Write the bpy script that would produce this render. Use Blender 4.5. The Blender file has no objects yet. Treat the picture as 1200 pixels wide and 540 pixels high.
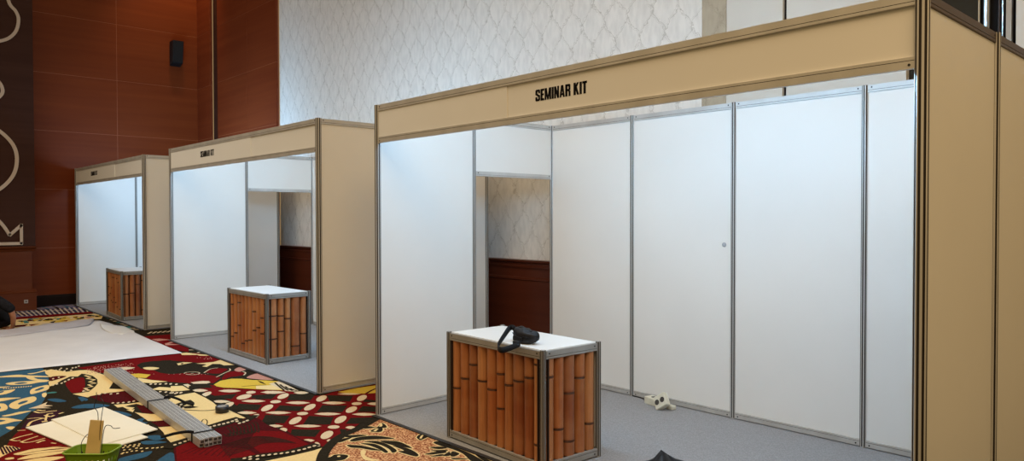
import bpy, math, random
from mathutils import Vector, Matrix
C = bpy.context.scene.collection
PI = math.pi
rnd = random.Random(7)

# ------------------------------------------------------------------ camera
CAM = Vector((5.0188, -3.1708, 1.5878))
RT = Vector((0.6774, 0.7356, -0.0016)); UP = Vector((-0.0121, 0.0133, 0.9998)); BK = Vector((0.7355, -0.6773, 0.0178))
FPX = 859.448
cam_d = bpy.data.cameras.new('camera'); cam = bpy.data.objects.new('camera', cam_d); C.objects.link(cam)
cam_d.sensor_width = 36; cam_d.lens = FPX / 1200 * 36; cam_d.clip_start = .05
cam.matrix_world = Matrix(((RT.x, UP.x, BK.x, CAM.x), (RT.y, UP.y, BK.y, CAM.y), (RT.z, UP.z, BK.z, CAM.z), (0, 0, 0, 1)))
bpy.context.scene.camera = cam

def fl(u, v, z=0.0):
    """point of the photograph measured on a level plane of the place (world metres)"""
    d = -BK + RT * ((u - 600) / FPX) + UP * ((270 - v) / FPX)
    t = (z - CAM.z) / d.z
    return CAM + d * t

# ------------------------------------------------------------------ materials
def mat(name, col, rough=.6, metal=0.0, spec=.5, sheen=0.0):
    m = bpy.data.materials.new(name); m.use_nodes = True
    b = m.node_tree.nodes['Principled BSDF']
    b.inputs['Base Color'].default_value = (*col, 1); b.inputs['Roughness'].default_value = rough
    b.inputs['Metallic'].default_value = metal; b.inputs['Specular IOR Level'].default_value = spec
    return m

class NT:
    def __init__(s, m): s.t = m.node_tree; s.n = s.t.nodes; s.b = s.n['Principled BSDF']
    def add(s, typ, **k):
        x = s.n.new(typ)
        for a, v in k.items(): setattr(x, a, v)
        return x
    def L(s, a, b): s.t.links.new(a, b)
    def math(s, op, a, b=None, c=None):
        x = s.add('ShaderNodeMath', operation=op)
        for i, v in enumerate((a, b, c)):
            if v is None: continue
            if isinstance(v, (int, float)): x.inputs[i].default_value = v
            else: s.L(v, x.inputs[i])
        return x.outputs[0]
    def ramp(s, fac, stops):
        r = s.add('ShaderNodeValToRGB')
        e = r.color_ramp.elements
        e[0].position, e[0].color = stops[0][0], (*stops[0][1], 1)
        e[1].position, e[1].color = stops[1][0], (*stops[1][1], 1)
        for p, c in stops[2:]:
            q = e.new(p); q.color = (*c, 1)
        s.L(fac, r.inputs[0]); return r.outputs[0]
    def noise(s, scale, vec=None, detail=3, rough=.5, mapping=None):
        n = s.add('ShaderNodeTexNoise'); n.inputs['Scale'].default_value = scale
        n.inputs['Detail'].default_value = detail; n.inputs['Roughness'].default_value = rough
        if vec is None: vec = s.add('ShaderNodeTexCoord').outputs['Object']
        if mapping:
            mp = s.add('ShaderNodeMapping'); mp.inputs['Scale'].default_value = mapping
            s.L(vec, mp.inputs[0]); vec = mp.outputs[0]
        s.L(vec, n.inputs['Vector']); return n.outputs['Fac']
    def mix(s, fac, a, b):
        x = s.add('ShaderNodeMix', data_type='RGBA')
        if isinstance(fac, (int, float)): x.inputs[0].default_value = fac
        else: s.L(fac, x.inputs[0])
        for i, v in ((6, a), (7, b)):
            if isinstance(v, tuple): x.inputs[i].default_value = (*v, 1)
            else: s.L(v, x.inputs[i])
        return x.outputs[2]
    def color(s, o): s.L(o, s.b.inputs['Base Color'])
    def bump(s, h, strength=.2, dist=.01):
        x = s.add('ShaderNodeBump'); x.inputs['Strength'].default_value = strength; x.inputs['Distance'].default_value = dist
        s.L(h, x.inputs['Height']); s.L(x.outputs[0], s.b.inputs['Normal'])

def noisy(name, c1, c2, scale, rough=.7, spec=.3, mapping=None, detail=4, bump=0, lo=.35, hi=.65, metal=0):
    m = mat(name, c1, rough, metal, spec); t = NT(m)
    f = t.noise(scale, detail=detail, mapping=mapping)
    t.color(t.ramp(f, [(lo, c1), (hi, c2)]))
    if bump: t.bump(f, bump)
    return m

M_panel = noisy('white laminate panel', (.79, .775, .74), (.77, .755, .72), 1.6, .45, .4)
M_alu = noisy('brushed aluminium', (.50, .485, .46), (.58, .565, .54), 6, .42, .5, mapping=(1, 1, .15), metal=.35)
M_alu_shaded = noisy('shaded aluminium', (.30, .29, .27), (.37, .36, .34), 6, .45, .5, mapping=(1, 1, .15), metal=.4)  # same aluminium, darkened in colour for the unlit counter frames
M_groove = mat('dark slot of aluminium profile', (.045, .035, .028), .6, .2)
M_screw = mat('dark lock screw', (.03, .03, .03), .5, .5)
M_brown_profile = noisy('dark brown profile', (.060, .036, .024), (.085, .05, .034), 5, .45, .5, mapping=(.2, .2, 1), metal=.2)  # darker brown than the other rails
M_black = mat('black print', (.006, .005, .006), .7, 0, .15)
M_counter_top = mat('white counter top laminate', (.76, .755, .74), .35)
M_feltgrey = noisy('grey needle felt', (.24, .24, .25), (.34, .34, .35), 130, .95, .1, detail=5, bump=.15)
M_tape = mat('black edging tape', (.02, .018, .018), .6)
M_blackcloth = noisy('black nylon', (.004, .004, .005), (.011, .011, .014), 40, .5, .3)
M_strap = noisy('black webbing', (.005, .005, .006), (.012, .012, .014), 60, .7, .2)
M_grey_soft = mat('pale grey plastic', (.35, .35, .36), .4)
M_socket = noisy('ivory plastic', (.70, .67, .55), (.62, .59, .48), 9, .4, .4)
M_hole = mat('socket hole', (.05, .045, .04), .6)
M_paper = noisy('cream board', (.82, .78, .66), (.78, .74, .62), 3, .7, .2)
M_vinyl = noisy('white vinyl sheet', (.66, .655, .68), (.72, .715, .74), 2.5, .5, .35)
M_green = mat('green plastic', (.20, .33, .014), .35)
M_card = noisy('tan cardboard', (.62, .44, .17), (.70, .50, .21), 8, .8, .2)
M_wire = mat('black wire', (.012, .012, .014), .4)
M_skin = noisy('skin', (.52, .22, .11), (.44, .18, .09), 12, .55, .35)
M_hair = noisy('black hair', (.008, .006, .005), (.02, .015, .012), 60, .5, .4, mapping=(1, 1, .2))
M_shirt = noisy('black shirt cloth', (.006, .006, .008), (.014, .013, .016), 20, .85, .15)
M_trouser = noisy('black trouser cloth', (.007, .007, .008), (.012, .011, .013), 20, .85, .15)
M_speaker = noisy('black speaker cabinet', (.006, .006, .007), (.012, .012, .013), 30, .6, .3)
M_grille = noisy('black grille', (.004, .004, .004), (.014, .014, .014), 300, .7, .3)
M_cream_strip = mat('cream painted strip', (.52, .42, .34), .5)
M_partition = noisy('cream partition laminate', (.66, .63, .57), (.62, .59, .53), 1.2, .5, .4)
M_chrome = mat('polished steel', (.65, .65, .64), .25, .9)
M_darkglass = mat('dark door leaf', (.026, .020, .011), .6, 0, .15)
M_brass = mat('pale steel plate', (.45, .40, .34), .4, .5)

def wood(name, c1, c2, along, rough=.5):
    m = mat(name, c1, rough, 0, .14); t = NT(m)
    sc = {'y': (2.2, .35, 9), 'x': (.35, 2.2, 9)}[along]
    f = t.noise(1.3, detail=6, mapping=sc); g = t.noise(.5, detail=2)
    a = t.ramp(f, [(.32, c1), (.68, c2)])
    d = tuple(x * .72 for x in c1)
    t.color(t.mix(t.math('MULTIPLY', g, .7), a, d))
    return m
M_wood_y = wood('red brown veneer', (.165, .030, .006), (.22, .046, .010), 'y')
M_wood_x = wood('red brown veneer along', (.17, .030, .009), (.22, .046, .013), 'x')
M_wood_dark = wood('dark stained veneer', (.046, .016, .010), (.062, .024, .015), 'y', .6)
M_joint_highlight = mat('veneer joint highlight', (.30, .085, .03), .5)  # thin highlight along the panel joints, put into a lighter colour
M_wains = wood('mahogany wainscot', (.085, .018, .008), (.12, .028, .012), 'x', .3)
M_wains_y = wood('mahogany plinth', (.115, .028, .009), (.15, .04, .013), 'y', .4)
M_base = mat('dark skirting', (.014, .008, .006), .7, 0, .1)

def wallpaper(name, base, line):
    m = mat(name, base, .75, 0, .25); t = NT(m)
    co = t.add('ShaderNodeTexCoord').outputs['Object']
    sx = t.add('ShaderNodeSeparateXYZ'); t.L(co, sx.inputs[0])
    nz = t.add('ShaderNodeTexNoise'); nz.inputs['Scale'].default_value = 14; nz.inputs['Detail'].default_value = 2; t.L(co, nz.inputs['Vector'])
    x = t.math('ADD', sx.outputs[0], t.math('MULTIPLY', t.math('SUBTRACT', nz.outputs['Fac'], .5), .075))
    nf = t.noise(34, detail=1, mapping=(1, 1, .8))
    x = t.math('ADD', x, t.math('MULTIPLY', t.math('SUBTRACT', nf, .5), .060))
    z = sx.outputs[2]
    W, H = .285, .45
    s = t.math('MULTIPLY', t.math('SINE', t.math('MULTIPLY', z, 2 * PI / H)), W / 4)
    lines = []
    for sg, off in ((-1, 0.0), (1, .5)):
        for d in (0.0, .075):
            q = t.math('ADD', t.math('DIVIDE', t.math('ADD', x, t.math('MULTIPLY', s, sg)), W), off + d + 50)
            fr = t.math('ABSOLUTE', t.math('SUBTRACT', t.math('FRACT', q), .5))
            lines.append(t.math('MULTIPLY', t.math('SUBTRACT', 1, t.math('SMOOTH_MIN', t.math('DIVIDE', fr, .026 if d == 0 else .016), 1, .1)), 1 if d == 0 else .7))
    mx = lines[0]
    for l in lines[1:]: mx = t.math('MAXIMUM', mx, l)
    n2 = t.noise(3.5, detail=3, mapping=(1, 1, .6))
    mx = t.math('MULTIPLY', t.math('MAXIMUM', mx, 0), t.math('MULTIPLY_ADD', n2, 1.3, .05))
    n3 = t.noise(22, detail=5, mapping=(1, 1, .35))
    b2 = t.ramp(n3, [(.38, base), (.72, tuple(c * .86 for c in base))])
    t.color(t.mix(mx, b2, line))
    return m
M_wallpaper = wallpaper('pale patterned wallpaper', (.80, .775, .735), (.42, .39, .34))
M_wallpaper_tan = wallpaper('tan patterned wallpaper', (.44, .37, .27), (.30, .25, .18))

def carpet_mat(name, c, c2=None, sc=60):
    return noisy(name, c, c2 or tuple(x * .8 for x in c), sc, 1.0, 0.0, detail=4)
CARPET = {
 'dark': carpet_mat('carpet charcoal', (.030, .024, .017), (.020, .017, .011)),
 'red': carpet_mat('carpet red', (.160, .009, .010), (.125, .008, .009)),
 'maroon': carpet_mat('carpet maroon', (.080, .010, .012), (.055, .008, .009)),
 'cream': carpet_mat('carpet cream', (.74, .56, .27), (.68, .51, .24)),
 'pale': carpet_mat('carpet pale', (.66, .53, .36), (.57, .45, .30)),
 'pink': carpet_mat('carpet rose', (.50, .24, .19), (.42, .20, .15)),
 'blue': carpet_mat('carpet blue', (.040, .105, .175), (.030, .085, .145)),
 'yellow': carpet_mat('carpet yellow', (.62, .42, .05), (.55, .36, .06)),
 'teal': carpet_mat('carpet teal', (.06, .20, .19)),
 'lilac': carpet_mat('carpet lilac', (.20, .17, .25), (.14, .12, .20)),
 'plum': carpet_mat('carpet plum', (.045, .018, .030), (.035, .014, .022)),
}
gm = mat('carpet gold fleck', (.45, .16, .04), .95, 0, .08); gt = NT(gm)
gf = gt.noise(70, detail=2); gg = gt.noise(1.1, detail=2)
gt.color(gt.ramp(gf, [(.40, (.20, .045, .02)), (.56, (.58, .29, .13)), (.66, (.72, .46, .24))]))
CARPET['gold'] = gm
CK = list(CARPET)

# ------------------------------------------------------------------ mesh building
class MB:
    def __init__(s): s.v = []; s.f = []; s.m = []; s.sm = []
    def face(s, idx, m=0, smooth=False): s.f.append(tuple(idx)); s.m.append(m); s.sm.append(smooth)
    def box(s, a, b, m=0):
        x0, y0, z0 = a; x1, y1, z1 = b; i = len(s.v)
        s.v += [(x0,y0,z0),(x1,y0,z0),(x1,y1,z0),(x0,y1,z0),(x0,y0,z1),(x1,y0,z1),(x1,y1,z1),(x0,y1,z1)]
        for q in ((3,2,1,0),(4,5,6,7),(0,1,5,4),(1,2,6,5),(2,3,7,6),(3,0,4,7)): s.face([i+k for k in q], m)
    def prism(s, prof, org, U, V, W, length, mats=None, caps=True, capm=0, smooth=False):
        """profile of (u,v) points extruded along W"""
        org, U, V, W = Vector(org), Vector(U), Vector(V), Vector(W)
        i = len(s.v); n = len(prof)
        for t in (0, length):
            for u, v in prof: s.v.append(tuple(org + U*u + V*v + W*t))
        for k in range(n):
            j = (k+1) % n
            s.face((i+k, i+j, i+n+j, i+n+k), mats[k] if mats else 0, smooth)
        if caps:
            s.face([i+k for k in reversed(range(n))], capm); s.face([i+n+k for k in range(n)], capm)
    def tube(s, pts, r, n=8, m=0, caps=True, flat=1.0, closed=False):
        pts = [Vector(p) for p in pts]; i0 = len(s.v); N = len(pts)
        rr = r if isinstance(r, (list, tuple)) else [r]*N
        ref = None
        for k, p in enumerate(pts):
            if closed: d = (pts[(k+1) % N] - pts[k-1])
            else: d = (pts[min(k+1, N-1)] - pts[max(k-1, 0)])
            d.normalize()
            if ref is None:
                ref = Vector((0, 0, 1)) if abs(d.z) < .9 else Vector((1, 0, 0))
            a = (ref - d*ref.dot(d)).normalized(); b = d.cross(a); ref = a
            for q in range(n):
                t = 2*PI*q/n
                s.v.append(tuple(p + a*math.cos(t)*rr[k]*flat + b*math.sin(t)*rr[k]))
        for k in range(N if closed else N-1):
            k2 = (k+1) % N
            for q in range(n):
                q2 = (q+1) % n
                s.face((i0+k*n+q, i0+k*n+q2, i0+k2*n+q2, i0+k2*n+q), m, True)
        if caps and not closed:
            s.face([i0+q for q in reversed(range(n))], m); s.face([i0+(N-1)*n+q for q in range(n)], m)
    def lathe(s, prof, c, axis=(0,0,1), n=24, m=0, closed=False):
        ax = Vector(axis).normalized(); a = ax.orthogonal().normalized(); b = ax.cross(a); c = Vector(c); i0 = len(s.v); N = len(prof)
        for r, h in prof:
            for q in range(n):
                t = 2*PI*q/n; s.v.append(tuple(c + ax*h + (a*math.cos(t) + b*math.sin(t))*r))
        for k in range(N if closed else N-1):
            k2 = (k+1) % N
            for q in range(n):
                q2 = (q+1) % n; s.face((i0+k*n+q, i0+k*n+q2, i0+k2*n+q2, i0+k2*n+q), m, True)
        if not closed:
            s.face([i0+q for q in reversed(range(n))], m); s.face([i0+(N-1)*n+q for q in range(n)], m)
    def build(s, name, mats, parent=None, loc=None, recalc=True, bevel=0):
        me = bpy.data.meshes.new(name); me.from_pydata(s.v, [], s.f)
        if not isinstance(mats, (list, tuple)): mats = [mats]
        for m in mats: me.materials.append(m)
        me.polygons.foreach_set('material_index', s.m); me.polygons.foreach_set('use_smooth', s.sm)
        if recalc:
            import bmesh
            bm = bmesh.new(); bm.from_mesh(me); bmesh.ops.recalc_face_normals(bm, faces=bm.faces); bm.to_mesh(me); bm.free()
        me.update()
        o = bpy.data.objects.new(name, me); C.objects.link(o)
        if parent is not None: o.parent = parent
        if loc is not None: o.location = loc
        if bevel:
            b = o.modifiers.new('bevel', 'BEVEL'); b.width = bevel; b.segments = 2; b.limit_method = 'ANGLE'
        return o

def tag(o, label=None, cat=None, group=None, kind=None):
    if label: o['label'] = label
    if cat: o['category'] = cat
    if group: o['group'] = group
    if kind: o['kind'] = kind
    return o
def empty(name, loc, rz=0, **k):
    o = bpy.data.objects.new(name, None); C.objects.link(o); o.location = loc; o.rotation_euler = (0, 0, rz); o.empty_display_size = .1
    return tag(o, **k)
def struct(o): o['kind'] = 'structure'; return o
def copy_tree(o, parent=None):
    c = o.copy(); C.objects.link(c)
    if parent is not None: c.parent = parent
    for ch in list(o.children): copy_tree(ch, c)
    return c

# ------------------------------------------------------------------ carpet of the hall (floor)
class Carpet(MB):
    def __init__(s):
        super().__init__(); s.k = 0
    def z(s, layer): s.k += 1; return layer*.0006 + s.k*.000004
    def poly(s, pts, col, layer, org=(0, 0), sc=1.0, smooth=False):
        P = [fl(org[0] + x/sc, org[1] + y/sc) for x, y in pts]
        if smooth: P = spline(P, 5)
        z = s.z(layer); i = len(s.v)
        s.v += [(p.x, p.y, z) for p in P]; s.face(range(i, i+len(P)), CK.index(col)); return P
    def stroke(s, pts, w, col, layer, org=(0, 0), sc=1.0, smooth=True, closed=False, world=False):
        P = [Vector(p) for p in pts] if world else [fl(org[0] + x/sc, org[1] + y/sc) for x, y in pts]
        if smooth and not closed: P = spline(P, 5, False)
        z = s.z(layer); N = len(P); i = len(s.v)
        for k in range(N):
            a = P[k-1] if (closed or k) else P[0]; b = P[(k+1) % N] if (closed or k < N-1) else P[-1]
            d = (b - a); d.z = 0
            d = d.normalized() if d.length > 1e-6 else Vector((1, 0, 0))
            nrm = Vector((-d.y, d.x, 0))
            tp = 1.0
            for sg in (1, -1):
                q = P[k] + nrm*sg*w/2*tp; s.v.append((q.x, q.y, z))
        for k in range(N if closed else N-1):
            k2 = (k+1) % N
            s.face((i+2*k, i+2*k2, i+2*k2+1, i+2*k+1), CK.index(col))
    def outlined(s, pts, col, ol, w, layer, org, sc):
        P = spline([fl(org[0] + x/sc, org[1] + y/sc) for x, y in pts], 5)
        s.stroke(P, w, ol, layer, closed=True, world=True)
        z = s.z(layer+1); i = len(s.v)
        s.v += [(p.x, p.y, z) for p in P]; s.face(range(i, i+len(P)), CK.index(col))
    def oval(s, u, v, a, b, ang, col, layer):
        """ellipse of the photograph (px half axes) laid on the floor"""
        t = math.radians(ang); pts = []
        for k in range(18):
            q = 2*PI*k/18; x, y = a*math.cos(q), b*math.sin(q)
            pts.append((u + x*math.cos(t) + y*math.sin(t), v - x*math.sin(t) + y*math.cos(t)))
        s.poly(pts, col, layer)
    def lens(s, u, v, a, b, col, layer):
        pts = [(u-a, v), (u-a*.5, v-b*.8), (u, v-b), (u+a*.5, v-b*.75), (u+a, v), (u+a*.5, v+b*.75), (u, v+b), (u-a*.5, v+b*.7)]
        s.poly(pts, col, layer)
    def dots(s, pts, a, b, col, layer, org, sc, ang=12):
        for x, y in pts: s.oval(org[0]+x/sc, org[1]+y/sc, a, b, ang, col, layer)

def spline(P, n=5, closed=True):
    out = []; N = len(P)
    for k in range(N if closed else N-1):
        if closed: p0, p1, p2, p3 = P[k-1], P[k], P[(k+1) % N], P[(k+2) % N]
        else: p0, p1, p2, p3 = P[max(k-1, 0)], P[k], P[k+1], P[min(k+2, N-1)]
        for j in range(n):
            t = j/n
            out.append(.5*((2*p1) + (p2-p0)*t + (2*p0-5*p1+4*p2-p3)*t*t + (3*p1-p0-3*p2+p3)*t*t*t))
    if not closed: out.append(P[-1].copy())
    return out

cp = Carpet()
i = len(cp.v)
cp.v += [(-10.6, -9.0, 0), (12.0, -9.0, 0), (12.0, 2.6, 0), (-10.6, 2.6, 0)]; cp.face((i, i+1, i+2, i+3), 0)
A1, A2, A3, A4, A5, A6, A7, A8, A9 = (0,420), (0,480), (100,420), (100,480), (200,390), (200,440), (200,480), (300,440), (300,480)
B0, B1, B3 = (0,335), (100,360), (380,480)
S = 9.0
P_ = cp.poly
# -- blue field at the left
P_([(-40,445),(0,435),(30,431),(50,431),(57,444),(55,456),(52,468),(46,477),(36,484),(24,498),(10,511),(0,518),(-30,540)], 'blue', 1)
for pts in ([(0,190),(180,172),(280,178),(400,182),(520,188),(508,197),(300,197),(100,198),(0,200)],
            [(290,160),(380,148),(480,120),(468,134),(400,152),(330,166)],
            [(275,200),(330,190),(400,218),(500,226),(510,240),(400,236),(320,224)],
            [(60,265),(130,250),(280,240),(420,235),(500,245),(400,255),(320,270),(180,280),(90,277)],
            [(315,350),(340,320),(420,295),(500,280),(520,300),(500,330),(400,360),(330,377)],
            [(445,372),(490,360),(490,388),(470,410),(445,400)],
            [(95,500),(120,470),(200,435),(320,405),(370,405),(385,430),(350,460),(230,500),(190,530),(150,532),(110,520)],
            [(-60,470),(0,475),(50,480),(80,510),(60,545),(-60,560)],
            [(-50,350),(0,345),(80,335),(160,325),(120,355),(40,380),(-50,385)],
            [(-50,422),(0,420),(90,414),(220,415),(130,430),(30,450),(-50,455)],
            [(-20,300),(60,297),(110,290),(60,305),(0,312)]):
    P_(pts, 'cream', 2, A1, S, True)
for pts in ([(150,264),(230,252),(290,260),(200,271)], [(365,335),(440,305),(465,314),(395,341)], [(190,477),(230,455),(290,445),(280,462),(210,486)], [(-20,500),(0,505),(10,522),(-10,535)],[(-30,365),(0,350),(40,345),(30,358),(0,366)]):
    P_(pts, 'blue', 3, A1, S, True)
for pts in ([(20,65),(110,48),(200,25),(330,12),(230,42),(70,72)], [(0,90),(70,86),(180,104),(245,115),(150,126),(60,150),(-30,160),(-30,140),(60,116),(0,106)],
            [(60,186),(130,178),(165,190),(110,212)], [(0,290),(32,290),(12,306),(-20,308)]):
    P_(pts, 'cream', 2, A2, S, True)
cp.dots([(k*26+40, 318-k*2.2) for k in range(12)], 1.1, .5, 'cream', 3, A1, S)
# -- red and plum field lower left
P_([(230,200),(350,185),(520,140),(790,420),(730,500),(700,560),(-60,640),(-60,560),(0,440),(45,420),(100,330),(160,260)], 'red', 1, A2, S)
P_([(275,100),(350,30),(480,5),(650,12),(600,90),(470,150),(270,190),(215,205)], 'plum', 2, A2, S)
for pts, w in (([(105,322),(200,290),(345,255)], .016), ([(105,318),(160,330),(215,325)], .012), ([(215,345),(300,312),(400,280)], .014), ([(225,335),(250,348),(340,340),(475,302)], .014),
               ([(390,352),(430,335),(475,324)], .02), ([(540,352),(590,358)], .014), ([(180,222),(270,218)], .012)):
    cp.stroke(pts, w, 'cream', 3, A2, S)
P_([(-30,420),(50,376),(130,388),(215,408),(130,440),(30,490),(-30,520)], 'cream', 2, A2, S)
for k in range(6): cp.stroke([(k*34-5, 385+k*2), (k*34+40, 475-k*9)], .012, 'plum', 3, A2, S)
for pts in ([(140,472),(250,440),(400,410),(720,398),(770,418),(600,438),(400,462),(250,480)], [(180,528),(280,490),(420,462),(700,436),(670,458),(450,498),(300,520)],
            [(200,560),(330,525),(500,502),(670,498),(600,528),(420,560)], [(50,522),(90,508),(140,506),(145,520),(80,530)], [(480,405),(560,395),(650,388),(560,402)]):
    P_(pts, 'cream', 3, A2, S, True)
for k in range(4): cp.stroke([(200+k*60, 480-k*12), (400+k*40, 440-k*6), (640+k*30, 418-k*4)], .006, 'maroon', 4, A2, S)
for pts, w in (([(290,178),(330,130),(440,95)], .02), ([(470,60),(530,75),(570,60)], .02), ([(480,115),(500,50),(560,40)], .016), ([(270,100),(400,88),(470,95)], .014), ([(360,20),(420,35),(520,20),(600,12)], .018), ([(440,130),(500,120)], .03),
               ([(390,5),(440,12),(480,8)], .02), ([(620,45),(670,30)], .02)):
    cp.stroke(pts, w, 'cream', 3, A2, S)
P_([(-40,330),(0,290),(120,220),(230,120),(330,20),(350,20),(300,80),(230,180),(130,270),(60,370),(-40,440)], 'dark', 4, A2, S)
for pts in ([(300,530),(400,500),(500,460),(480,490),(560,500),(450,515),(540,525)],):
    P_(pts, 'pale', 3, A1, S)
# -- cream ribbon with the dark red eye
P_([(470,130),(540,115),(700,140),(830,125),(950,120),(1030,150),(1150,190),(1200,240),(1150,320),(1300,325),(1320,340),(1200,360),(1080,370),(960,400),(920,410),(850,395),(765,375),(870,360),(940,350),(1000,300),(1030,265),(1025,220),(980,185),(900,165),(860,160),(820,190),(740,190),(650,230),(560,285),(520,295),(510,250),(560,210),(520,190),(480,160)], 'cream', 1, A1, S)
P_([(690,262),(760,220),(870,200),(895,240),(890,320),(850,355),(770,365),(735,340)], 'red', 1, A1, S, True)
P_([(530,200),(600,185),(700,190),(560,235),(530,235)], 'maroon', 2, A1, S, True)
for pts in ([(895,180),(955,200),(915,212),(1000,225),(940,248),(1010,262),(930,278),(975,298),(890,315),(940,338),(870,350)],):
    cp.stroke(pts, .022, 'cream', 2, A1, S, smooth=False)
cp.dots([(590,125),(630,118),(680,132),(705,110),(750,125),(765,100),(800,95),(830,82),(645,105),(560,215),(620,200)], 1.3, .7, 'pale', 2, A1, S)
cp.dots([(560,282),(600,270),(650,262),(685,245),(725,225),(765,208),(880,345),(910,325)], 1.6, .8, 'pale', 3, A1, S, 20)
P_([(500,432),(600,424),(700,450),(620,462),(540,450)], 'blue', 2, A1, S, True)
P_([(820,410),(870,405),(930,430),(860,455)], 'blue', 2, A1, S)
P_([(750,520),(860,487),(980,480),(1080,490),(1000,508),(860,528)], 'blue', 2, A1, S, True)
P_([(480,365),(560,352),(600,360),(520,372)], 'teal', 2, A1, S, True)
# -- red dotted zone round the dark oval
P_([(90,431),(140,424),(170,416),(195,414),(230,413.5),(255,419),(262,424),(275,433),(262,441),(250,449),(232,448),(220,449.5),(205,448),(180,446),(165,442),(140,438),(125,438),(100,433)], 'red', 1)
P_([(160,428),(166,425),(180,423),(200,422),(220,424),(240,426),(262,427),(280,428),(300,434),(312,440),(290,444),(262,444.5),(255,441),(235,438),(218,437),(200,438.5),(188,437),(180,434),(165,432)], 'dark', 2)
for k in range(420):
    u = rnd.uniform(102, 250); v = 433.5 - (u-100)*.055 + rnd.uniform(-7, 12)*(.4 + (u-100)/200)
    if (u > 157 and 421 < v < 438) or v < 431-(u-97)*.2 + 2 or v < 416.5: continue
    cp.oval(u, v, .55, .3, 10, 'pink', 3)
P_([(338,108),(400,93),(480,95),(520,100),(440,120),(370,125)], 'pale', 3, A3, S, True)
P_([(610,100),(690,92),(780,102),(720,122),(640,118)], 'cream', 3, A3, S, True)
P_([(325,110),(345,100),(380,130),(360,138)], 'pale', 4, A3, S)
P_([(450,168),(560,160),(690,172),(640,207),(560,205),(480,190)], 'yellow', 2, A3, S)
P_([(550,205),(690,228),(870,245),(700,262),(580,255)], 'cream', 2, A3, S)
P_([(690,330),(780,302),(880,308),(960,318),(1090,290),(1090,330),(900,342),(780,336)], 'cream', 2, A3, S)
P_([(860,440),(1090,370),(1110,430),(960,470),(900,455)], 'cream', 2, A3, S)
P_([(580,264),(760,258),(900,252),(1090,262),(1000,290),(800,292),(640,290)], 'dark', 2, A3, S)
cp.dots([(690,272),(740,272),(790,272),(850,269),(900,271),(960,275),(790,352),(850,357),(900,366),(950,371),(1005,366),(800,400),(860,395),(970,490),(1010,502),(1055,480),(1040,465)], 1.7, .75, 'pale', 3, A3, S)
P_([(40,402),(200,370),(420,345),(560,372),(640,440),(480,462),(280,475),(150,450)], 'maroon', 2, A3, S)
cp.dots([(290,472),(345,472),(400,468),(460,462),(510,453),(555,441),(150,380),(210,368),(270,376),(340,372)], 1.7, .7, 'pale', 3, A3, S)
P_([(300,490),(460,480),(560,465),(600,450),(655,492),(620,502),(540,480),(460,496),(400,512),(340,520)], 'cream', 2, A3, S)
P_([(370,500),(440,512),(520,520),(480,545),(430,530)], 'cream', 2, A3, S)
P_([(0,490),(120,480),(260,500),(120,522),(0,526)], 'blue', 2, A3, S, True)
P_([(0,420),(30,440),(0,452)], 'blue', 2, A3, S)
# -- flowers inside the dark oval, red field towards the booth
P_([(0,240),(150,235),(280,230),(460,245),(540,280),(530,300),(420,310),(350,320),(200,310),(0,292)], 'red', 1, A5, S)
P_([(-260,262),(-100,255),(0,248),(0,284),(-160,300)], 'red', 2, A5, S)
for pts in ([(360,425),(420,390),(500,375),(600,385),(560,412),(520,430),(440,432),(390,422)], [(590,425),(680,405),(760,420),(790,440),(700,460),(620,470),(560,500),(540,480)]):
    P_(pts, 'red', 3, A5, S, True)
for pts in ([(670,395),(720,365),(820,370),(780,395),(720,412)], [(870,440),(960,430),(1080,480),(1060,500),(900,490),(800,475)]):
    P_(pts, 'pink', 3, A5, S, True)
for pts in ([(65,325),(130,312),(230,315),(130,335),(80,346)], [(265,326),(450,310),(550,280),(620,285),(720,340),(560,345),(520,330),(440,330),(380,362),(330,356),(380,335)],
            [(100,215),(170,210),(280,225),(270,235),(120,236)], [(260,225),(450,235),(462,245),(300,242)]):
    P_(pts, 'cream', 3, A5, S)
P_([(105,325),(135,320),(130,332),(110,335)], 'dark', 4, A5, S)
for pts, w in (([(185,148),(90,165),(110,180),(280,182)], .03), ([(300,205),(340,200),(280,212)], .04), ([(0,100),(40,93)], .03), ([(0,125),(105,128)], .03)):
    cp.stroke(pts, w, 'pale', 3, A5, S)
for pts, w in (([(350,425),(420,383),(500,372)], .013), ([(620,380),(625,400),(560,430),(480,470)], .013), ([(760,410),(790,425),(770,450)], .013), ([(140,432),(170,418),(240,414),(300,422),(290,438),(230,445),(160,440)], .012), ([(215,430),(240,428)], .016)):
    cp.stroke(pts, w, 'pale', 4, A5, S)
# -- yellow fish
P_([(250.5,451),(258,446.5),(271,444),(282,444),(296,445.5),(311,446),(327,447),(335,452),(339,458),(320,457.2),(300,456.2),(278,455),(262,454.5),(254,453)], 'yellow', 3)
P_([(300,452.5),(320,451.5),(331,455),(334,457),(318,457),(300,456)], 'cream', 4)
cp.stroke([(283,453.5),(298,452),(312,451.5)], .012, 'dark', 5)
for pts in ([(315,450),(327,447),(344,455),(350,458.5),(346,459),(335,458.5)],): P_(pts, 'pale', 4)
for k in range(4): cp.stroke([(322+k*6, 448.5+k*2.3), (327+k*5, 453+k*1.2), (333+k*5, 457.8+k*.2)], .02, 'dark', 5)
cp.stroke([(302,446.5),(309,449),(304,448),(311,450.5)], .012, 'dark', 5)
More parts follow.
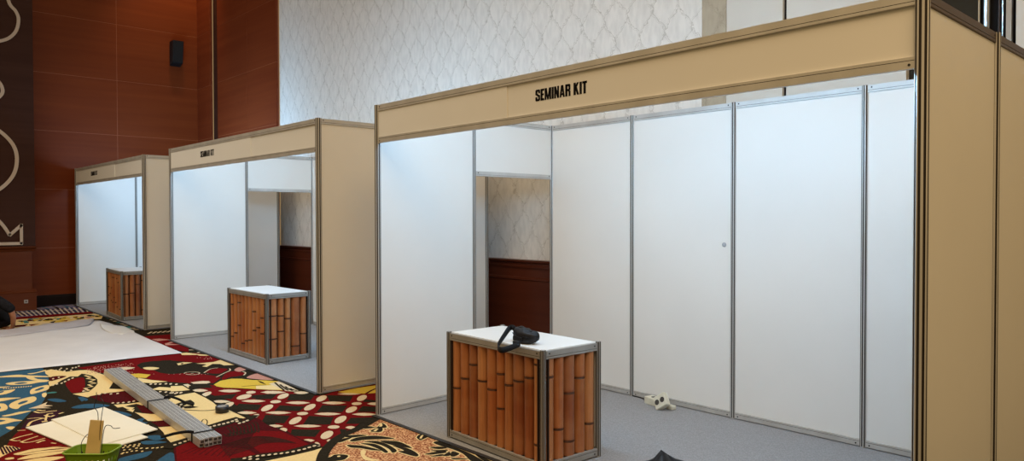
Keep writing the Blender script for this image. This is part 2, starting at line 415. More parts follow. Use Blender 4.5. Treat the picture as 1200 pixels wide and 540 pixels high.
# -- red lattice with ovals
P_([(222,451),(250,451.5),(262,455),(338,458),(345,460),(372,464),(380,463),(408,453),(460,444),(460,488),(443,488.5),(428,492),(404,509),(388,526),(372,522),(355,517),(320,495),(300,492),(270,470),(240,460)], 'red', 2)
P_([(396,459.5),(418,455),(445,451),(450,460),(430,461.5),(404,461)], 'yellow', 3)
cp.stroke([(429,461.5),(436,457.5),(444,454.5)], .025, 'maroon', 4)
cp.lens(409, 462, 14, 1.0, 'pale', 4)
for u, v, a in ((320,460,15),(353,460.5,9),(297,470.3,14.5),(259,470.8,11.5),(349,472.3,14.5),(391,472.5,14.5),(439,473.5,9),(289,484,12),(326,484,15.5),(384,485.4,16),(427,485.8,15),(322,499.5,10),(360.5,499.6,16.5),(411,501.3,6.5),(361.5,516.5,7.5),(269,458.4,13.5),(234,457.8,10),(314,460,6),(386,516.8,3.5)):
    cp.lens(u, v, a, 1.75, 'pale', 3)
for u, v, a, b, t in ((331.7,464.5,7,2.7,18),(323,471,6.3,1.8,3),(313,478.3,7.6,3,22),(376.7,467.2,6.6,3,20),(363,477.5,7.3,3,22),(354.5,484.9,6.6,1.9,3),(346,493.2,8,3.4,24),(399,492,7.6,3.6,24),(411.7,480.3,7,3.1,20),
                       (424,466.6,6.2,3,20),(418,473.3,6,1.7,2),(391,500.7,7,2,2),(383,510,8,4,24),(241.7,462.2,6.5,2.2,20),(268,474.6,6.5,2.5,20),(286,465.3,9,2.6,12),(294,460,5.7,1.6,3),(298,488.3,6,2.2,20),(332,504,4.6,2.4,0),(372,521,3.6,2.2,-30)):
    cp.oval(u, v, a, b, t, 'pale', 3)
for pts in ([(340,462),(370,462),(364,469.3),(336,469.5)], [(328,475.3),(357,476.5),(351,482),(321.5,481.7)], [(383,463.3),(414,464),(410,470.8),(386,470.5)], [(378,475),(407,475.6),(401,483.3),(371,483.3)],
            [(311,486.5),(340,487.5),(333,496.5),(306,495.5)], [(362,487.7),(391,489),(387,497.8),(355,497.8)], [(300,463.5),(325,461.5),(319,467.5),(300,468.5)], [(342,503.3),(376,504),(369,512.3),(340,511)],
            [(411,490),(440,489),(432,494),(420,497),(405,497)], [(248,464.5),(278,461.5),(271,468),(245,466.5)], [(280,473.3),(307,474.5),(302,481),(272,481)], [(296,463.3),(321,462),(318,468),(294,467)], [(222,450.5),(245,451),(249,454.5),(225,456)],
            [(428,468),(440,469.5),(441,471.5),(425,471.5)],[(425,476),(441,477),(441,483),(418,483)], [(310,489),(322,484.8),(306,496)], [(398,503),(408,503.5),(400,510)]):
    P_(pts, 'dark', 3)
# -- cream panels of the middle, dark drawing on them
P_([(0,230),(120,205),(260,180),(330,215),(500,320),(620,370),(820,460),(780,470),(690,440),(560,475),(400,525),(340,512),(140,390),(60,330),(0,265)], 'cream', 3, A6, S)
P_([(0,115),(150,110),(210,155),(120,165),(0,172)], 'cream', 3, A6, S)
P_([(130,98),(180,92),(215,110),(160,120)], 'pale', 3, A6, S)
P_([(210,75),(330,60),(400,62),(420,75),(380,88),(240,90)], 'pale', 3, A6, S)
cp.stroke([(120,100),(230,165),(420,260),(500,320),(620,365),(820,458)], .016, 'dark', 5, A6, S)
cp.stroke([(125,365),(280,374),(400,373),(490,362)], .016, 'dark', 5, A6, S)
ring = [(357+30*math.cos(2*PI*k/16), 497+32*math.sin(2*PI*k/16)) for k in range(16)]
cp.stroke([fl(200+x/S, 440+y/S) for x, y in ring], .008, 'dark', 5, closed=True, world=True)
P_([(0,300),(40,310),(130,278),(210,260),(250,290),(250,315),(205,292),(160,312),(130,330),(210,322),(295,338),(200,352),(100,352),(40,345)], 'dark', 5, A6, S)
cp.dots([(60,320),(90,335),(110,312),(130,350),(75,345)], 1.6, .8, 'pale', 6, A6, S)
cp.dots([(20,185),(65,185),(110,183)], 1.8, .8, 'pale', 3, A6, S)
P_([(520,30),(600,42),(700,50),(800,40),(900,110),(720,125),(660,122),(600,80)], 'cream', 3, A4, S)
P_([(430,5),(500,30),(520,0)], 'cream', 3, A4, S)
P_([(540,-40),(700,-50),(800,30),(700,45),(600,35)], 'maroon', 2, A4, S)
P_([(690,130),(900,112),(960,172),(780,186)], 'maroon', 3, A4, S)
P_([(768,190),(880,182),(960,175),(1060,240),(1085,275),(1060,302),(900,350),(860,310),(820,240)], 'cream', 3, A4, S)
# -- dark and blue leaves lower left of the middle
for pts in ([(290,15),(390,25),(490,60),(400,75),(330,45)], [(510,128),(570,100),(640,90),(600,125),(660,142),(580,150)], [(640,288),(760,272),(835,300),(800,320),(720,325)], [(590,340),(700,330),(860,345),(700,368),(610,366)],
            [(360,520),(500,480),(700,440),(640,500),(480,540),(360,560)], [(750,560),(830,490),(910,455),(965,520),(900,560)]):
    P_(pts, 'blue', 2, A4, S, True)
cp.dots([(540,410),(590,411),(650,411),(710,409),(760,406),(810,399),(860,391)], 1.9, .6, 'cream', 3, A4, S)
cp.dots([(420,385),(470,380),(520,375),(570,366),(400,460),(440,455),(490,442),(540,437),(600,443),(400,405),(450,398),(510,392),(560,385),(410,430),(470,424),(385,470)], 1.6, .6, 'cream', 3, A4, S)
cp.dots([(650,168),(720,205)], 2.6, .6, 'cream', 3, A4, S)
# -- big red panel with grain
P_([(203,523),(222,512),(245,502),(262,498),(280,492),(292,489),(302,490),(313,498),(327,503),(337,507),(353,515),(369,519.5),(362,523),(333,530),(300,534),(285,538),(270,552),(206,552)], 'maroon', 3)
P_([(206,524),(225,514),(238,520),(262,523),(290,527),(300,533),(284,538),(270,552),(208,552)], 'red', 4)
P_([(300,505),(330,506),(350,515),(362,521),(333,529),(305,531),(290,520)], 'red', 4)
for k in range(15):
    a = k/14
    cp.stroke([(258+a*8, 523+a*12), (270+a*20, 519+a*9), (290+a*16, 513+a*8), (312+a*14, 512+a*7), (335+a*12, 516+a*4)], .010, 'dark' if k % 2 else 'maroon', 5)
for k in range(9):
    cp.stroke([(262+k*4.5, 509-k*.8), (268+k*4.4, 512-k*.6), (270+k*4, 506-k*1.1), (266+k*4, 501-k*.8)], .009, 'dark', 5)
for k in range(9):
    cp.stroke([(212+k*7, 532+k*.6), (226+k*7, 526-k*.3), (240+k*7, 523+k*.4)], .009, 'maroon', 5)
# beaded dark borders
cp.stroke([(195,526),(205,522),(226,513.5),(240,505)], .085, 'dark', 6)
cp.stroke([(240,504),(262,498),(276,492.5),(280,493)], .085, 'dark', 6)
cp.stroke([(276,492),(284,495.5),(293,491),(300,487)], .06, 'dark', 6)
cp.stroke([(270,540),(285,538.5),(300,535.5),(333,531),(360,524.5),(372,521)], .07, 'dark', 6)
cp.dots([(45,378),(98,360),(150,342),(195,325),(235,305),(415,192),(462,177),(510,166),(558,156),(605,143),(650,129),(690,112),(725,150),(770,137),(808,122),(700,130)], 2.0, .85, 'pale', 7, A7, S)
cp.dots([(15,496),(75,491),(140,484),(205,476),(268,469),(330,461),(392,449),(453,436),(510,423),(562,406),(615,390)], 2.3, .9, 'pale', 7, A9, S)
cp.dots([(778,521),(838,506),(838,530),(915,530)], 2.3, .9, 'pale', 7, A7, S)
P_([(310,541),(344,534),(367,528.5),(378,525),(373,533),(372,560),(310,560)], 'cream', 3)
# -- gold flecked corner with feathers
P_([(445,489.5),(452,491.5),(475,501),(500,509),(530,521),(560,533),(620,556),(700,590),(376,590),(377,550),(381,533),(390,520),(400,512),(420,502)], 'gold', 2)
for pts in ([(140,345),(200,310),(290,300),(230,330),(170,350)], [(190,285),(330,270),(440,272),(420,283),(280,300)], [(270,330),(350,298),(500,280),(640,290),(740,312),(560,318),(420,325),(310,342)],
            [(420,345),(540,335),(640,360),(720,400),(765,440),(720,460),(680,420),(600,380),(500,355)], [(590,335),(760,338),(860,372),(925,412),(800,395),(680,370)],
            [(720,385),(850,405),(940,440),(992,480),(970,500),(880,480),(780,445),(840,435)], [(380,360),(520,365),(610,400),(672,450),(640,460),(580,425),(480,385)],
            [(240,378),(350,380),(450,395),(600,435),(500,432),(380,412),(280,405)],
            [(380,185),(480,180),(555,190),(610,145),(660,190),(590,200),(530,198),(420,206)], [(488,228),(540,205),(612,200),(600,238),(510,240)],
            [(-60,520),(60,505),(110,480),(200,478),(250,490),(240,512),(180,540),(-40,560)]):
    cp.outlined(pts, 'dark', 'cream', .022, 3, B3, S)
P_([(385,440),(420,430),(440,445),(430,490),(500,520),(580,535),(500,545),(420,530),(385,480)], 'cream', 3, B3, S, True)
cp.stroke([(590,150),(600,170),(590,185)], .02, 'cream', 6, B3, S); cp.stroke([(560,210),(540,225),(530,235)], .02, 'cream', 6, B3, S); cp.oval(397, 535.5, 2, .8, 5, 'cream', 6)
cp.stroke([(650,205),(760,195),(860,198)], .012, 'cream', 3, B3, S)
B4 = (480, 480)
for pts in ([(75,292),(110,265),(160,262),(205,283),(120,325),(85,312)], [(250,352),(330,338),(450,390),(600,450),(700,500),(800,570),(680,570),(560,470),(440,420),(320,385)],
            [(210,402),(330,395),(395,410),(300,422)], [(220,436),(400,430),(350,452)], [(165,472),(340,440),(385,460),(220,480)], [(215,502),(330,475),(375,490)], [(352,492),(420,450),(425,490)], [(430,492),(450,445),(525,470),(470,500)], [(445,516),(640,522),(480,532)],
            [(680,460),(800,520),(920,580),(860,590),(740,520)]):
    cp.outlined(pts, 'dark', 'cream', .018, 3, B4, S)
cp.stroke([(165,262),(130,285),(115,312)], .016, 'cream', 6, B4, S)
cp.stroke([(441,491),(420,502.5),(400,511.5),(388,521),(379,533),(375,552)], .075, 'dark', 6)
# -- far strips near the end wall
P_([(-300,300),(180,262),(400,230),(640,200),(800,192),(822,220),(965,285),(700,300),(400,312),(200,332),(-300,380)], 'lilac', 1, B0, S)
for k in range(9):
    cp.stroke([(-100+k*110, 262-k*8+ (18 if k<3 else 0)), (60+k*110, 325-k*6)], .05, 'blue' if k % 2 else 'dark', 2, B0, S, smooth=False)
for k in range(34):
    cp.stroke([(150+k*25, 275-k*2), (215+k*25, 322-k*1.1)], .018, 'pale' if k % 2 else 'plum', 2, B0, S, smooth=False)
for k in range(4):
    cp.stroke([(150-k*30, 270+k*15), (480, 232+k*18), (800+k*40, 203+k*19)], .03, 'dark' if k % 2 else 'pale', 3, B0, S, smooth=False)
P_([(-300,385),(200,330),(450,310),(940,275),(992,290),(800,306),(550,326),(380,342),(200,354),(-300,410)], 'red', 4, B0, S)
P_([(-300,410),(190,356),(550,330),(1000,295),(1085,318),(1070,350),(900,362),(600,392),(420,432),(300,440),(-300,520)], 'cream', 4, B0, S)
for pts, c in (([(440,372),(560,345),(720,338),(680,360),(560,372),(480,378)], 'yellow'), ([(540,385),(640,365),(800,352),(700,372),(600,392)], 'yellow'), ([(250,380),(310,372),(300,395),(255,398)], 'teal'), ([(330,365),(400,352),(380,372)], 'dark'),
               ([(520,385),(590,370),(560,398)], 'dark'), ([(640,375),(720,362),(700,378)], 'red'), ([(780,348),(880,325),(890,345),(820,358)], 'dark'), ([(190,372),(250,366),(230,384)], 'dark'), ([(300,412),(420,400),(330,425)], 'red'), ([(640,340),(700,332),(690,345)], 'dark'),
               ([(420,395),(520,392),(460,412)], 'pale'), ([(880,335),(960,318),(1000,330),(930,345)], 'pink'), ([(150,420),(300,408),(260,430),(160,440)], 'maroon')):
    P_(pts, c, 5, B0, S)
rb = random.Random(11)
for k in range(70):
    t = rb.random(); x = 200 + t*850; y = 372 - t*58 + rb.uniform(-14, 22)*(1 - t*.5)
    w_, h_ = rb.uniform(14, 46), rb.uniform(3, 9)
    P_([(x-w_, y+h_*.6), (x-w_*.2, y-h_), (x+w_, y-h_*.9), (x+w_*.3, y+h_)], ('yellow', 'dark', 'maroon', 'yellow', 'teal', 'pale')[k % 6], 6, B0, S)
P_([(400,206),(470,212),(490,240),(430,238)], 'teal', 2, B1, S)
for k in range(9): cp.stroke([(230+k*34, 118+k*15), (300+k*36, 124+k*14)], .05, 'pale' if k % 3 else 'teal', 3, B1, S, smooth=False)
P_([(590,312),(900,288),(912,342),(962,360),(1090,412),(1090,475),(980,460),(850,412),(750,370)], 'red', 2, B1, S)
for pts in ([(700,340),(780,334),(900,345),(760,360)], [(835,388),(930,360),(942,370),(880,388),(1010,398),(850,404)]): P_(pts, 'pink', 3, B1, S)
for k in range(5): cp.stroke([(660+k*50, 282-k*4), (700+k*50, 262-k*3)], .03, 'pale', 3, B1, S, smooth=False)
floor = struct(cp.build('floor', [CARPET[k] for k in CK], recalc=False))

# ------------------------------------------------------------------ walls
b = MB(); b.box((-6.75, 2.35, 1.13), (1.452, 2.5, 8.0)); struct(b.build('wall_back', M_wallpaper))
b = MB(); b.box((1.452, 2.345, 0), (1.685, 2.5, 8.0)); struct(b.build('wall_back_pier', M_wallpaper_tan))
# wainscot with cap moulding
b = MB(); b.box((-6.75, 2.33, 0), (1.452, 2.48, 1.04))
prof = [(0, 0), (-.03, 0), (-.035, .02), (-.02, .03), (-.02, .05), (-.05, .065), (-.055, .085), (0, .09)]
b.prism([(u, v) for u, v in prof], (-6.75, 2.345, 1.04), (0, 1, 0), (0, 0, 1), (1, 0, 0), 8.2)
b.prism([(0, 0), (-.02, 0), (-.02, .10), (-.008, .125), (0, .125)], (-6.75, 2.33, 0), (0, 1, 0), (0, 0, 1), (1, 0, 0), 8.2)
b.prism([(0, 0), (-.012, .01), (-.012, .03), (0, .04)], (-6.75, 2.33, .90), (0, 1, 0), (0, 0, 1), (1, 0, 0), 8.2)
struct(b.build('trim_1', M_wains))
# cream folding partition leaves beside the wallpaper
for k, (x0, x1) in enumerate(((1.685, 2.185), (2.215, 3.10))):
    b = MB(); b.box((x0, 2.35, 0), (x1, 2.45, 8.0)); struct(b.build('wall_back_leaf', M_partition, bevel=.004))
b = MB(); b.box((2.18, 2.38, 0), (2.22, 2.45, 8.0)); struct(b.build('trim_2', M_base))
b = MB(); b.box((3.75, 2.33, 0), (9.0, 2.45, 8.0)); struct(b.build('wall_back_end', M_partition, bevel=.004))
# dark door leaf with steel bars, seen above the right booth
dr = empty('door_1', (3.33, 2.42, 0)); struct(dr)
b = MB(); b.box((-.23, -.02, 0), (.20, .03, 8.0)); o = b.build('door_leaf', M_darkglass, dr)
b = MB(); b.box((.20, .0, 0), (.42, .04, 8.0)); b.build('door_recess', M_black, dr)
b = MB(); b.box((.196, -.035, 0), (.206, -.02, 8.0)); b.build('edge_strip', M_chrome, dr)
b = MB(); b.tube([(.245, -.03, 0), (.245, -.03, 8)], .02, 12); b.build('steel_bar', M_chrome, dr)
b = MB(); b.tube([(.315, -.03, 0), (.315, -.03, 8)], .006, 8); b.build('steel_bar', M_brown_profile, dr)
b = MB(); b.tube([(.335, -.03, 0), (.335, -.03, 8)], .006, 8); b.build('steel_bar', M_chrome, dr)
b = MB(); b.box((.355, -.04, 0), (.385, -.0, 8.0)); b.build('seal_strip', M_brass, dr)
b = MB(); b.tube([(.185, -.02, 2.74), (.165, -.055, 2.74), (.165, -.055, 2.78), (.178, -.055, 2.80), (.192, -.04, 2.80)], .006, 8); b.build('hook', M_chrome, dr)

# wood clad end wall (left) and return
def cladding(name, us, zs, place, m):
    b = MB(); g = .008
    for u0, u1 in zip(us, us[1:]):
        for z0, z1 in zip(zs, zs[1:]): place(b, u0+g/2, u1-g/2, z0+g/2, z1-g/2, 0, .03)
    place(b, us[0]+.02, us[-1]-.02, zs[0], zs[-1], -.03, .0275, 1)
    return struct(b.build(name, [m, M_joint_highlight]))
zs = [0.20, 1.05, 2.11, 3.165, 4.205, 5.27, 6.4, 8.0]
cladding('wall_left', [-9.0, -6.4, -4.9, -3.5, -2.1, -.62, .795, 2.325], zs,
         lambda b, u0, u1, z0, z1, d0, d1, m=0: b.box((-10.43+d0, u0, z0), (-10.43+d1, u1, z1), m), M_wood_y)
b = MB(); b.box((-10.45, -9, 0), (-10.405, 2.29, .20)); b.prism([(0, 0), (.03, 0), (.03, .16), (.015, .19), (0, .20)], (-10.405, -9, 0), (1, 0, 0), (0, 0, 1), (0, 1, 0), 11.29); struct(b.build('baseboard_left', M_base))
def wx(b, u0, u1, z0, z1, d0, d1, m=0): b.box((u0, 2.32-d1, z0), (u1, 2.32-d0, z1), m)
cladding('wall_back_wood', [-10.42, -9.70], zs, wx, M_wood_x)
cladding('wall_back_wood', [-9.33, -7.93, -6.75], zs, wx, M_wood_x)
b = MB(); b.box((-9.72, 2.36, 0), (-9.31, 2.42, 8.0)); struct(b.build('trim_3', M_wood_dark))
b = MB(); b.box((-10.4, 2.29, 0), (-9.70, 2.42, .2)); b.box((-9.33, 2.28, 0), (-6.75, 2.42, .2)); struct(b.build('baseboard_back', M_base))
# projecting dark pier with mahogany plinth
b = MB(); b.box((-10.42, -3.2, 1.08), (-9.93, -.64, 8.0)); struct(b.build('wall_left_pier', M_wood_dark))
b = MB(); b.box((-10.42, -3.2, 0), (-9.90, -.70, 1.04))
b.prism([(0, 0), (.03, 0), (.04, .02), (.02, .03), (.05, .06), (.055, .08), (0, .085)], (-9.92, -3.26, 1.02), (1, 0, 0), (0, 0, 1), (0, 1, 0), 2.62)
b.box((-10.42, -3.2, 1.02), (-9.92, -.64, 1.10))
b.box((-10.42, -3.2, 0), (-9.86, -.645, .30))
b.prism([(0, 0), (.04, 0), (.045, .02), (.02, .035), (.02, .05), (0, .06)], (-9.9, -3.2, .30), (1, 0, 0), (0, 0, 1), (0, 1, 0), 2.56)
struct(b.build('trim_4', M_wains_y))
# cream outline ornament on the pier
orn = empty('wall_ornament', (-9.93, -1.75, 1.1), label='cream outline ornament fixed on the dark pier at far left', cat='wall ornament')
def strip(pts, w, name, d=.02):
    """flat strip with thickness following (y, z) points on the pier face"""
    P = [Vector((0, y+1.75, z-1.1)) for y, z in pts]; P = spline(P, 6, False) if len(P) > 2 else P
    b = MB(); N = len(P); i0 = 0
    for k in range(N):
        t = (P[min(k+1, N-1)] - P[max(k-1, 0)]).normalized(); n = Vector((0, -t.z, t.y))
        for x in (0, d):
            for sg in (1, -1):
                q = P[k] + n*sg*w/2; b.v.append((x, q.y, q.z))
    for k in range(N-1):
        a, c = 4*k, 4*k+4
        for q in ((0, 1), (1, 3), (3, 2), (2, 0)): b.face((a+q[0], a+q[1], c+q[1], c+q[0]))
    b.face((0, 1, 3, 2)); e = 4*(N-1); b.face((e, e+1, e+3, e+2)); b.build(name, M_cream_strip, orn)
for sg in (1, -1):
    mr = (lambda y: y) if sg == 1 else (lambda y: -3.5 - y)
    strip([(mr(y), z) for y, z in ((-.99, 5.75), (-.985, 5.27), (-.88, 5.10), (-.845, 4.97), (-.88, 4.78), (-.98, 4.64), (-1.12, 4.56), (-1.3, 4.5))], .05, 'scroll')
    strip([(mr(y), z) for y, z in ((-1.2, 3.95), (-1.11, 3.84), (-1.085, 3.71), (-1.16, 3.60), (-1.3, 3.55))], .05, 'scroll')
    strip([(mr(y), z) for y, z in ((-1.38, 3.20), (-1.13, 3.05), (-.95, 2.84), (-.895, 2.6), (-.95, 2.32), (-1.14, 2.08), (-1.4, 1.96))], .055, 'scroll')
    strip([(mr(y), z) for y, z in ((-1.75, 1.84), (-1.45, 1.75), (-1.22, 1.60), (-1.10, 1.46), (-1.01, 1.295))], .05, 'scroll')
    strip([(mr(-1.02), 1.29), (mr(-.835), 1.48)], .05, 'scroll')
    strip([(mr(-.845), 1.49), (mr(-.845), 1.14)], .045, 'scroll')
    strip([(mr(-.83), 1.155), (-1.75, 1.155)], .05, 'scroll')
# socket plate on the plinth of the pier
so = empty('wall_socket', (-9.86, -.80, .16), label='small pale wall socket on the reddish plinth of the dark pier', cat='socket')
b = MB(); b.box((0, -.03, -.03), (.008, .03, .03)); b.build('plate', M_brass, so, bevel=.004)
b = MB(); b.lathe([(.012, 0), (.012, .004), (.008, .004), (.008, .002)], (.008, 0, 0), (1, 0, 0), 16); b.build('outlet', M_hole, so)
# wall speaker
sp = empty('wall_speaker', (-10.40, 1.845, 4.85), label='small black loudspeaker mounted high on the wooden end wall', cat='speaker')
b = MB(); b.prism([(0.03, -.24), (.20, -.19), (.26, .24), (.03, .24)], (0, -.10, 0), (1, 0, 0), (0, 0, 1), (0, 1, 0), .20); b.build('cabinet', M_speaker, sp, bevel=.008)
b = MB(); b.prism([(.2, -.17), (.21, -.17), (.268, .22), (.257, .22)], (0, -.085, 0), (1, 0, 0), (0, 0, 1), (0, 1, 0), .17); b.build('grille', M_grille, sp)
b = MB(); b.box((0, -.04, -.06), (.035, .04, .06)); b.build('bracket', M_speaker, sp)

# ------------------------------------------------------------------ booth system parts
def post_profile(r):
    pts = []; mats = []
    for k in range(8):
        a = 2*PI*k/8; half = r*math.tan(PI/8)
        n = Vector((math.cos(a), math.sin(a))); t = Vector((-n.y, n.x)); gw = .0045; gd = .007
        for off, dep, mi in ((-half, 0, 0), (-gw, 0, 1), (-gw*.9, gd, 1), (gw*.9, gd, 1), (gw, 0, 0)):
            q = n*(r-dep) + t*off; pts.append((q.x, q.y)); mats.append(mi)
    return pts, mats
PP, PM = post_profile(.022)
def post(parent, x, y, h, r=1.0, z0=0.0122, m=None):
    b = MB(); b.prism([(u*r, v*r) for u, v in PP], (x, y, z0), (1, 0, 0), (0, 1, 0), (0, 0, 1), h-z0, PM)
    b.lathe([(.020*r, 0), (.020*r, .006)], (x, y, z0-.0004), n=12, m=0)
    return b.build('post', [m or M_alu, M_groove], parent)
def rail(parent, p0, p1, z0, z1, t=.020, flip=False, m=None, name='rail', sup=True):
    """grooved beam between two posts; the wide land is at the outer (top) edge, flip puts it at the bottom"""
    p0, p1 = Vector((*p0, 0)), Vector((*p1, 0)); d = (p1-p0).normalized(); n = Vector((-d.y, d.x, 0)); L = (p1-p0).length - .040
    h = z1-z0; g = .004
    a = h*.64; c = h*.69    # groove position measured from the wide edge
    def prof_side(sg): return [(sg*t/2, 0), (sg*t/2, a), (sg*(t/2-.006), a), (sg*(t/2-.006), c), (sg*t/2, c), (sg*t/2, h-.003), (sg*(t/2-.007), h)]
    pr = prof_side(1) + list(reversed(prof_side(-1)))
    mm = [0, 1, 1, 1, 0, 0, 0, 0, 0, 1, 1, 1, 0, 0]
    b = MB()
    if flip: b.prism(pr, p0 + d*.020 + Vector((0, 0, z0)), n, (0, 0, 1), d, L, mm)
    else: b.prism(pr, p0 + d*.020 + Vector((0, 0, z1)), n, (0, 0, -1), d, L, mm)
    for e in (.045, L-.005):
        for sg in (1, -1):
            zc = z0 + a*.5 if flip else z1 - a*.5
            c0 = p0 + d*(.0+e) + n*sg*(t/2-.002) + Vector((0, 0, zc))
            b.lathe([(.0055, 0), (.0055, .0035)], c0, n*sg, 10, 2)
    return b.build(name, [m or M_alu, M_groove, M_screw], parent)
def panel(parent, p0, p1, z0, z1, name='wall_panel', m=None, t=.006):
    p0, p1 = Vector((*p0, 0)), Vector((*p1, 0)); d = (p1-p0).normalized(); n = Vector((-d.y, d.x, 0)); L = (p1-p0).length - .036
    b = MB(); b.prism([(-t/2, 0), (t/2, 0), (t/2, z1-z0), (-t/2, z1-z0)], p0 + d*.018 + Vector((0, 0, z0)), n, (0, 0, 1), d, L)
    return b.build(name, m or M_panel, parent)

# condensed bold capitals made of strokes (unit height)
def glyph(ch):
    v, hz = .235, .18
    R = lambda x0, y0, x1, y1: [(x0, y0), (x1, y0), (x1, y1), (x0, y1)]
    if ch == 'S': return .54, [R(0, 0.06, v, .36), R(.06, 0, .48, hz), R(.34, .06, .54, .50), [(0, .58), (.34, .36), (.54, .46), (.20, .66)], R(0, .54, v, .94), R(.06, 1-hz, .48, 1), R(.34, .66, .54, .94)]
    if ch == 'E': return .43, [R(0, 0, v, 1), R(0, 0, .43, hz), R(0, .43, .39, .43+hz-.02), R(0, 1-hz, .43, 1)]
    if ch == 'M': return .74, [R(0, 0, .195, 1), R(.545, 0, .74, 1), [(0, 1), (.24, 1), (.44, 0), (.30, 0)], [(.50, 1), (.74, 1), (.44, 0), (.30, 0)]]
    if ch == 'I': return .235, [R(0, 0, .235, 1)]
    if ch == 'N': return .54, [R(0, 0, .195, 1), R(.345, 0, .54, 1), [(0, 1), (.20, 1), (.54, 0), (.34, 0)]]
    if ch == 'A': return .58, [[(0, 0), (.19, 0), (.37, 1), (.17, 1)], [(.39, 0), (.58, 0), (.41, 1), (.21, 1)], R(.14, .17, .44, .32)]
    if ch == 'R': return .56, [R(0, 0, v, 1), R(0, 1-hz, .48, 1), R(.35, .50, .55, .95), R(0, .44, .47, .44+hz-.03), R(.36, 0, .56, .42), [(.25, .44), (.45, .50), (.56, .40), (.36, .36)]]
    if ch == 'K': return .58, [R(0, 0, v, 1), [(.12, .40), (.34, .62), (.56, 1), (.35, 1), (.12, .60)], [(.18, .52), (.36, .62), (.58, 0), (.37, 0)]]
    if ch == 'T': return .48, [R(.12, 0, .36, 1), R(0, 1-hz, .48, 1)]
    return .22, []
def lettering(parent, text, x0, x1, y, z0, z1):
    tot = sum(glyph(c)[0] for c in text) + .055*(len(text)-1); sx = (x1-x0)/tot; sz = z1-z0
    b = MB(); x = 0
    for c in text:
        w, polys = glyph(c)
        for P in polys:
            b.prism([(x0 + (x+u)*sx, z0 + v*sz) for u, v in P], (0, y, 0), (1, 0, 0), (0, 0, 1), (0, -1, 0), .0012)
        x += w + .055
    return b.build('sign_lettering', M_black, parent)

MOD = .99; H = 2.48
def booth(X0, W, label, joint, door, y0=0.0, inner_rail=M_alu, side_rail=None):
    t = empty('exhibition_booth', (X0, y0, 0), label=label, cat='booth', group='white shell scheme booths along the wall')
    D = 2*MOD
    for x, y, r in ((0, 0, 1.05), (0, MOD, .9), (0, D, .9), (MOD, D, .95), (2*MOD, D, .95), (3*MOD, D, .95), (W, D, 1), (W, MOD, 1), (W, 0, 1.15)): post(t, x, y, H, r)
    def bay(p0, p1, header=False, mtop=None):
        rail(t, p0, p1, H-.052, H-.002, m=mtop)
        if header:
            rail(t, p0, p1, 1.955, 2.0); panel(t, p0, p1, 1.997, H-.048, 'header_panel')
        else:
            rail(t, p0, p1, .018, .066, flip=True); panel(t, p0, p1, .062, H-.048)
    bay((0, 0), (0, MOD)); bay((0, MOD), (0, D), door)
    xs = [0, MOD, 2*MOD, 3*MOD, W]
    for a, c in zip(xs, xs[1:]): bay((a, D), (c, D))
    bay((W, MOD), (W, D), mtop=side_rail); bay((W, 0), (W, MOD), mtop=side_rail)
    # fascia
    rail(t, (0, 0), (W, 0), H-.052, H-.002); rail(t, (0, 0), (W, 0), 2.178, 2.228, flip=True)
    f1 = panel(t, (0, 0), (joint+.030, 0), 2.224, H-.048, 'fascia_board')
    f2 = panel(t, (joint-.022, .0065), (W, .0065), 2.224, H-.048, 'fascia_board')
    return t, f1, f2
B3_, f31, f32 = booth(0, 3.975, 'largest white booth nearest on the right, with rear wall of four panels and black lettering', 1.521, True, side_rail=M_brown_profile)
lettering(f32, 'SEMINAR KIT', 1.787, 2.208, .0035, 2.300, 2.371)
B2_, f21, f22 = booth(-4.932, 3.935, 'middle white booth of the row, open doorway in its left side wall', 2.47, True, .012)
lettering(f21, 'SEMINAR KIT', 1.055, 1.475, -.003, 2.303, 2.373)
B1_, f11, f12 = booth(-10.048, 3.95, 'farthest white booth in the row, against the wooden end wall', 2.47, False, .02)
lettering(f11, 'SEMINAR KIT', 1.05, 1.46, -.003, 2.303, 2.373)
# round lock plate on a rear panel of the near booth
b = MB(); b.lathe([(.018, 0), (.018, .004), (.012, .006), (.006, .006)], (0, 0, 0), (0, -1, 0), 20)
o = b.build('lock_plate', M_grey_soft, B3_, loc=(1.90, 1.977, 1.37))

def booth_carpet(X0, W, y0, label):
    r = empty('booth_carpet', (X0, y0, 0), label=label, cat='carpet', group='grey carpets inside the booths')
    b = MB(); b.box((-.025, -.02, .0075), (W+.025, 2.005, .0115)); b.build('felt', M_feltgrey, r)
    b = MB(); b.box((-.025, -.055, .0075), (W+.025, -.020, .0118)); b.build('edge_tape', M_tape, r)
booth_carpet(0, 3.975, 0, 'grey felt carpet inside the nearest, largest booth')
booth_carpet(-4.932, 3.935, .012, 'grey felt carpet inside the middle booth')
booth_carpet(-10.048, 3.95, .02, 'grey felt carpet inside the farthest booth')

# ------------------------------------------------------------------ counters clad in bamboo
mb_ = mat('brown bamboo', (.2, .08, .03), .38, 0, .5); tb = NT(mb_)
geo = tb.add('ShaderNodeNewGeometry')
st = tb.noise(5, detail=5, mapping=(14, 14, .7)); n2 = tb.noise(3, detail=3, mapping=(1, 1, 1.5))
base = tb.ramp(geo.outputs['Random Per Island'], [(0, (.36, .095, .026)), (.35, (.50, .165, .046)), (.7, (.58, .24, .085)), (1, (.27, .065, .020))])
c_ = tb.mix(tb.math('MULTIPLY', st, .75), base, (.085, .026, .010))
c_ = tb.mix(tb.math('MULTIPLY', tb.math('SUBTRACT', n2, .42), 1.2), c_, (.50, .26, .11))
tb.color(c_)
M_bamboo = mb_
M_bamboo_node = noisy('bamboo node ring', (.045, .016, .008), (.09, .035, .015), 30, .5, .3)
M_backing = mat('dark backing board', (.020, .009, .006), .7)
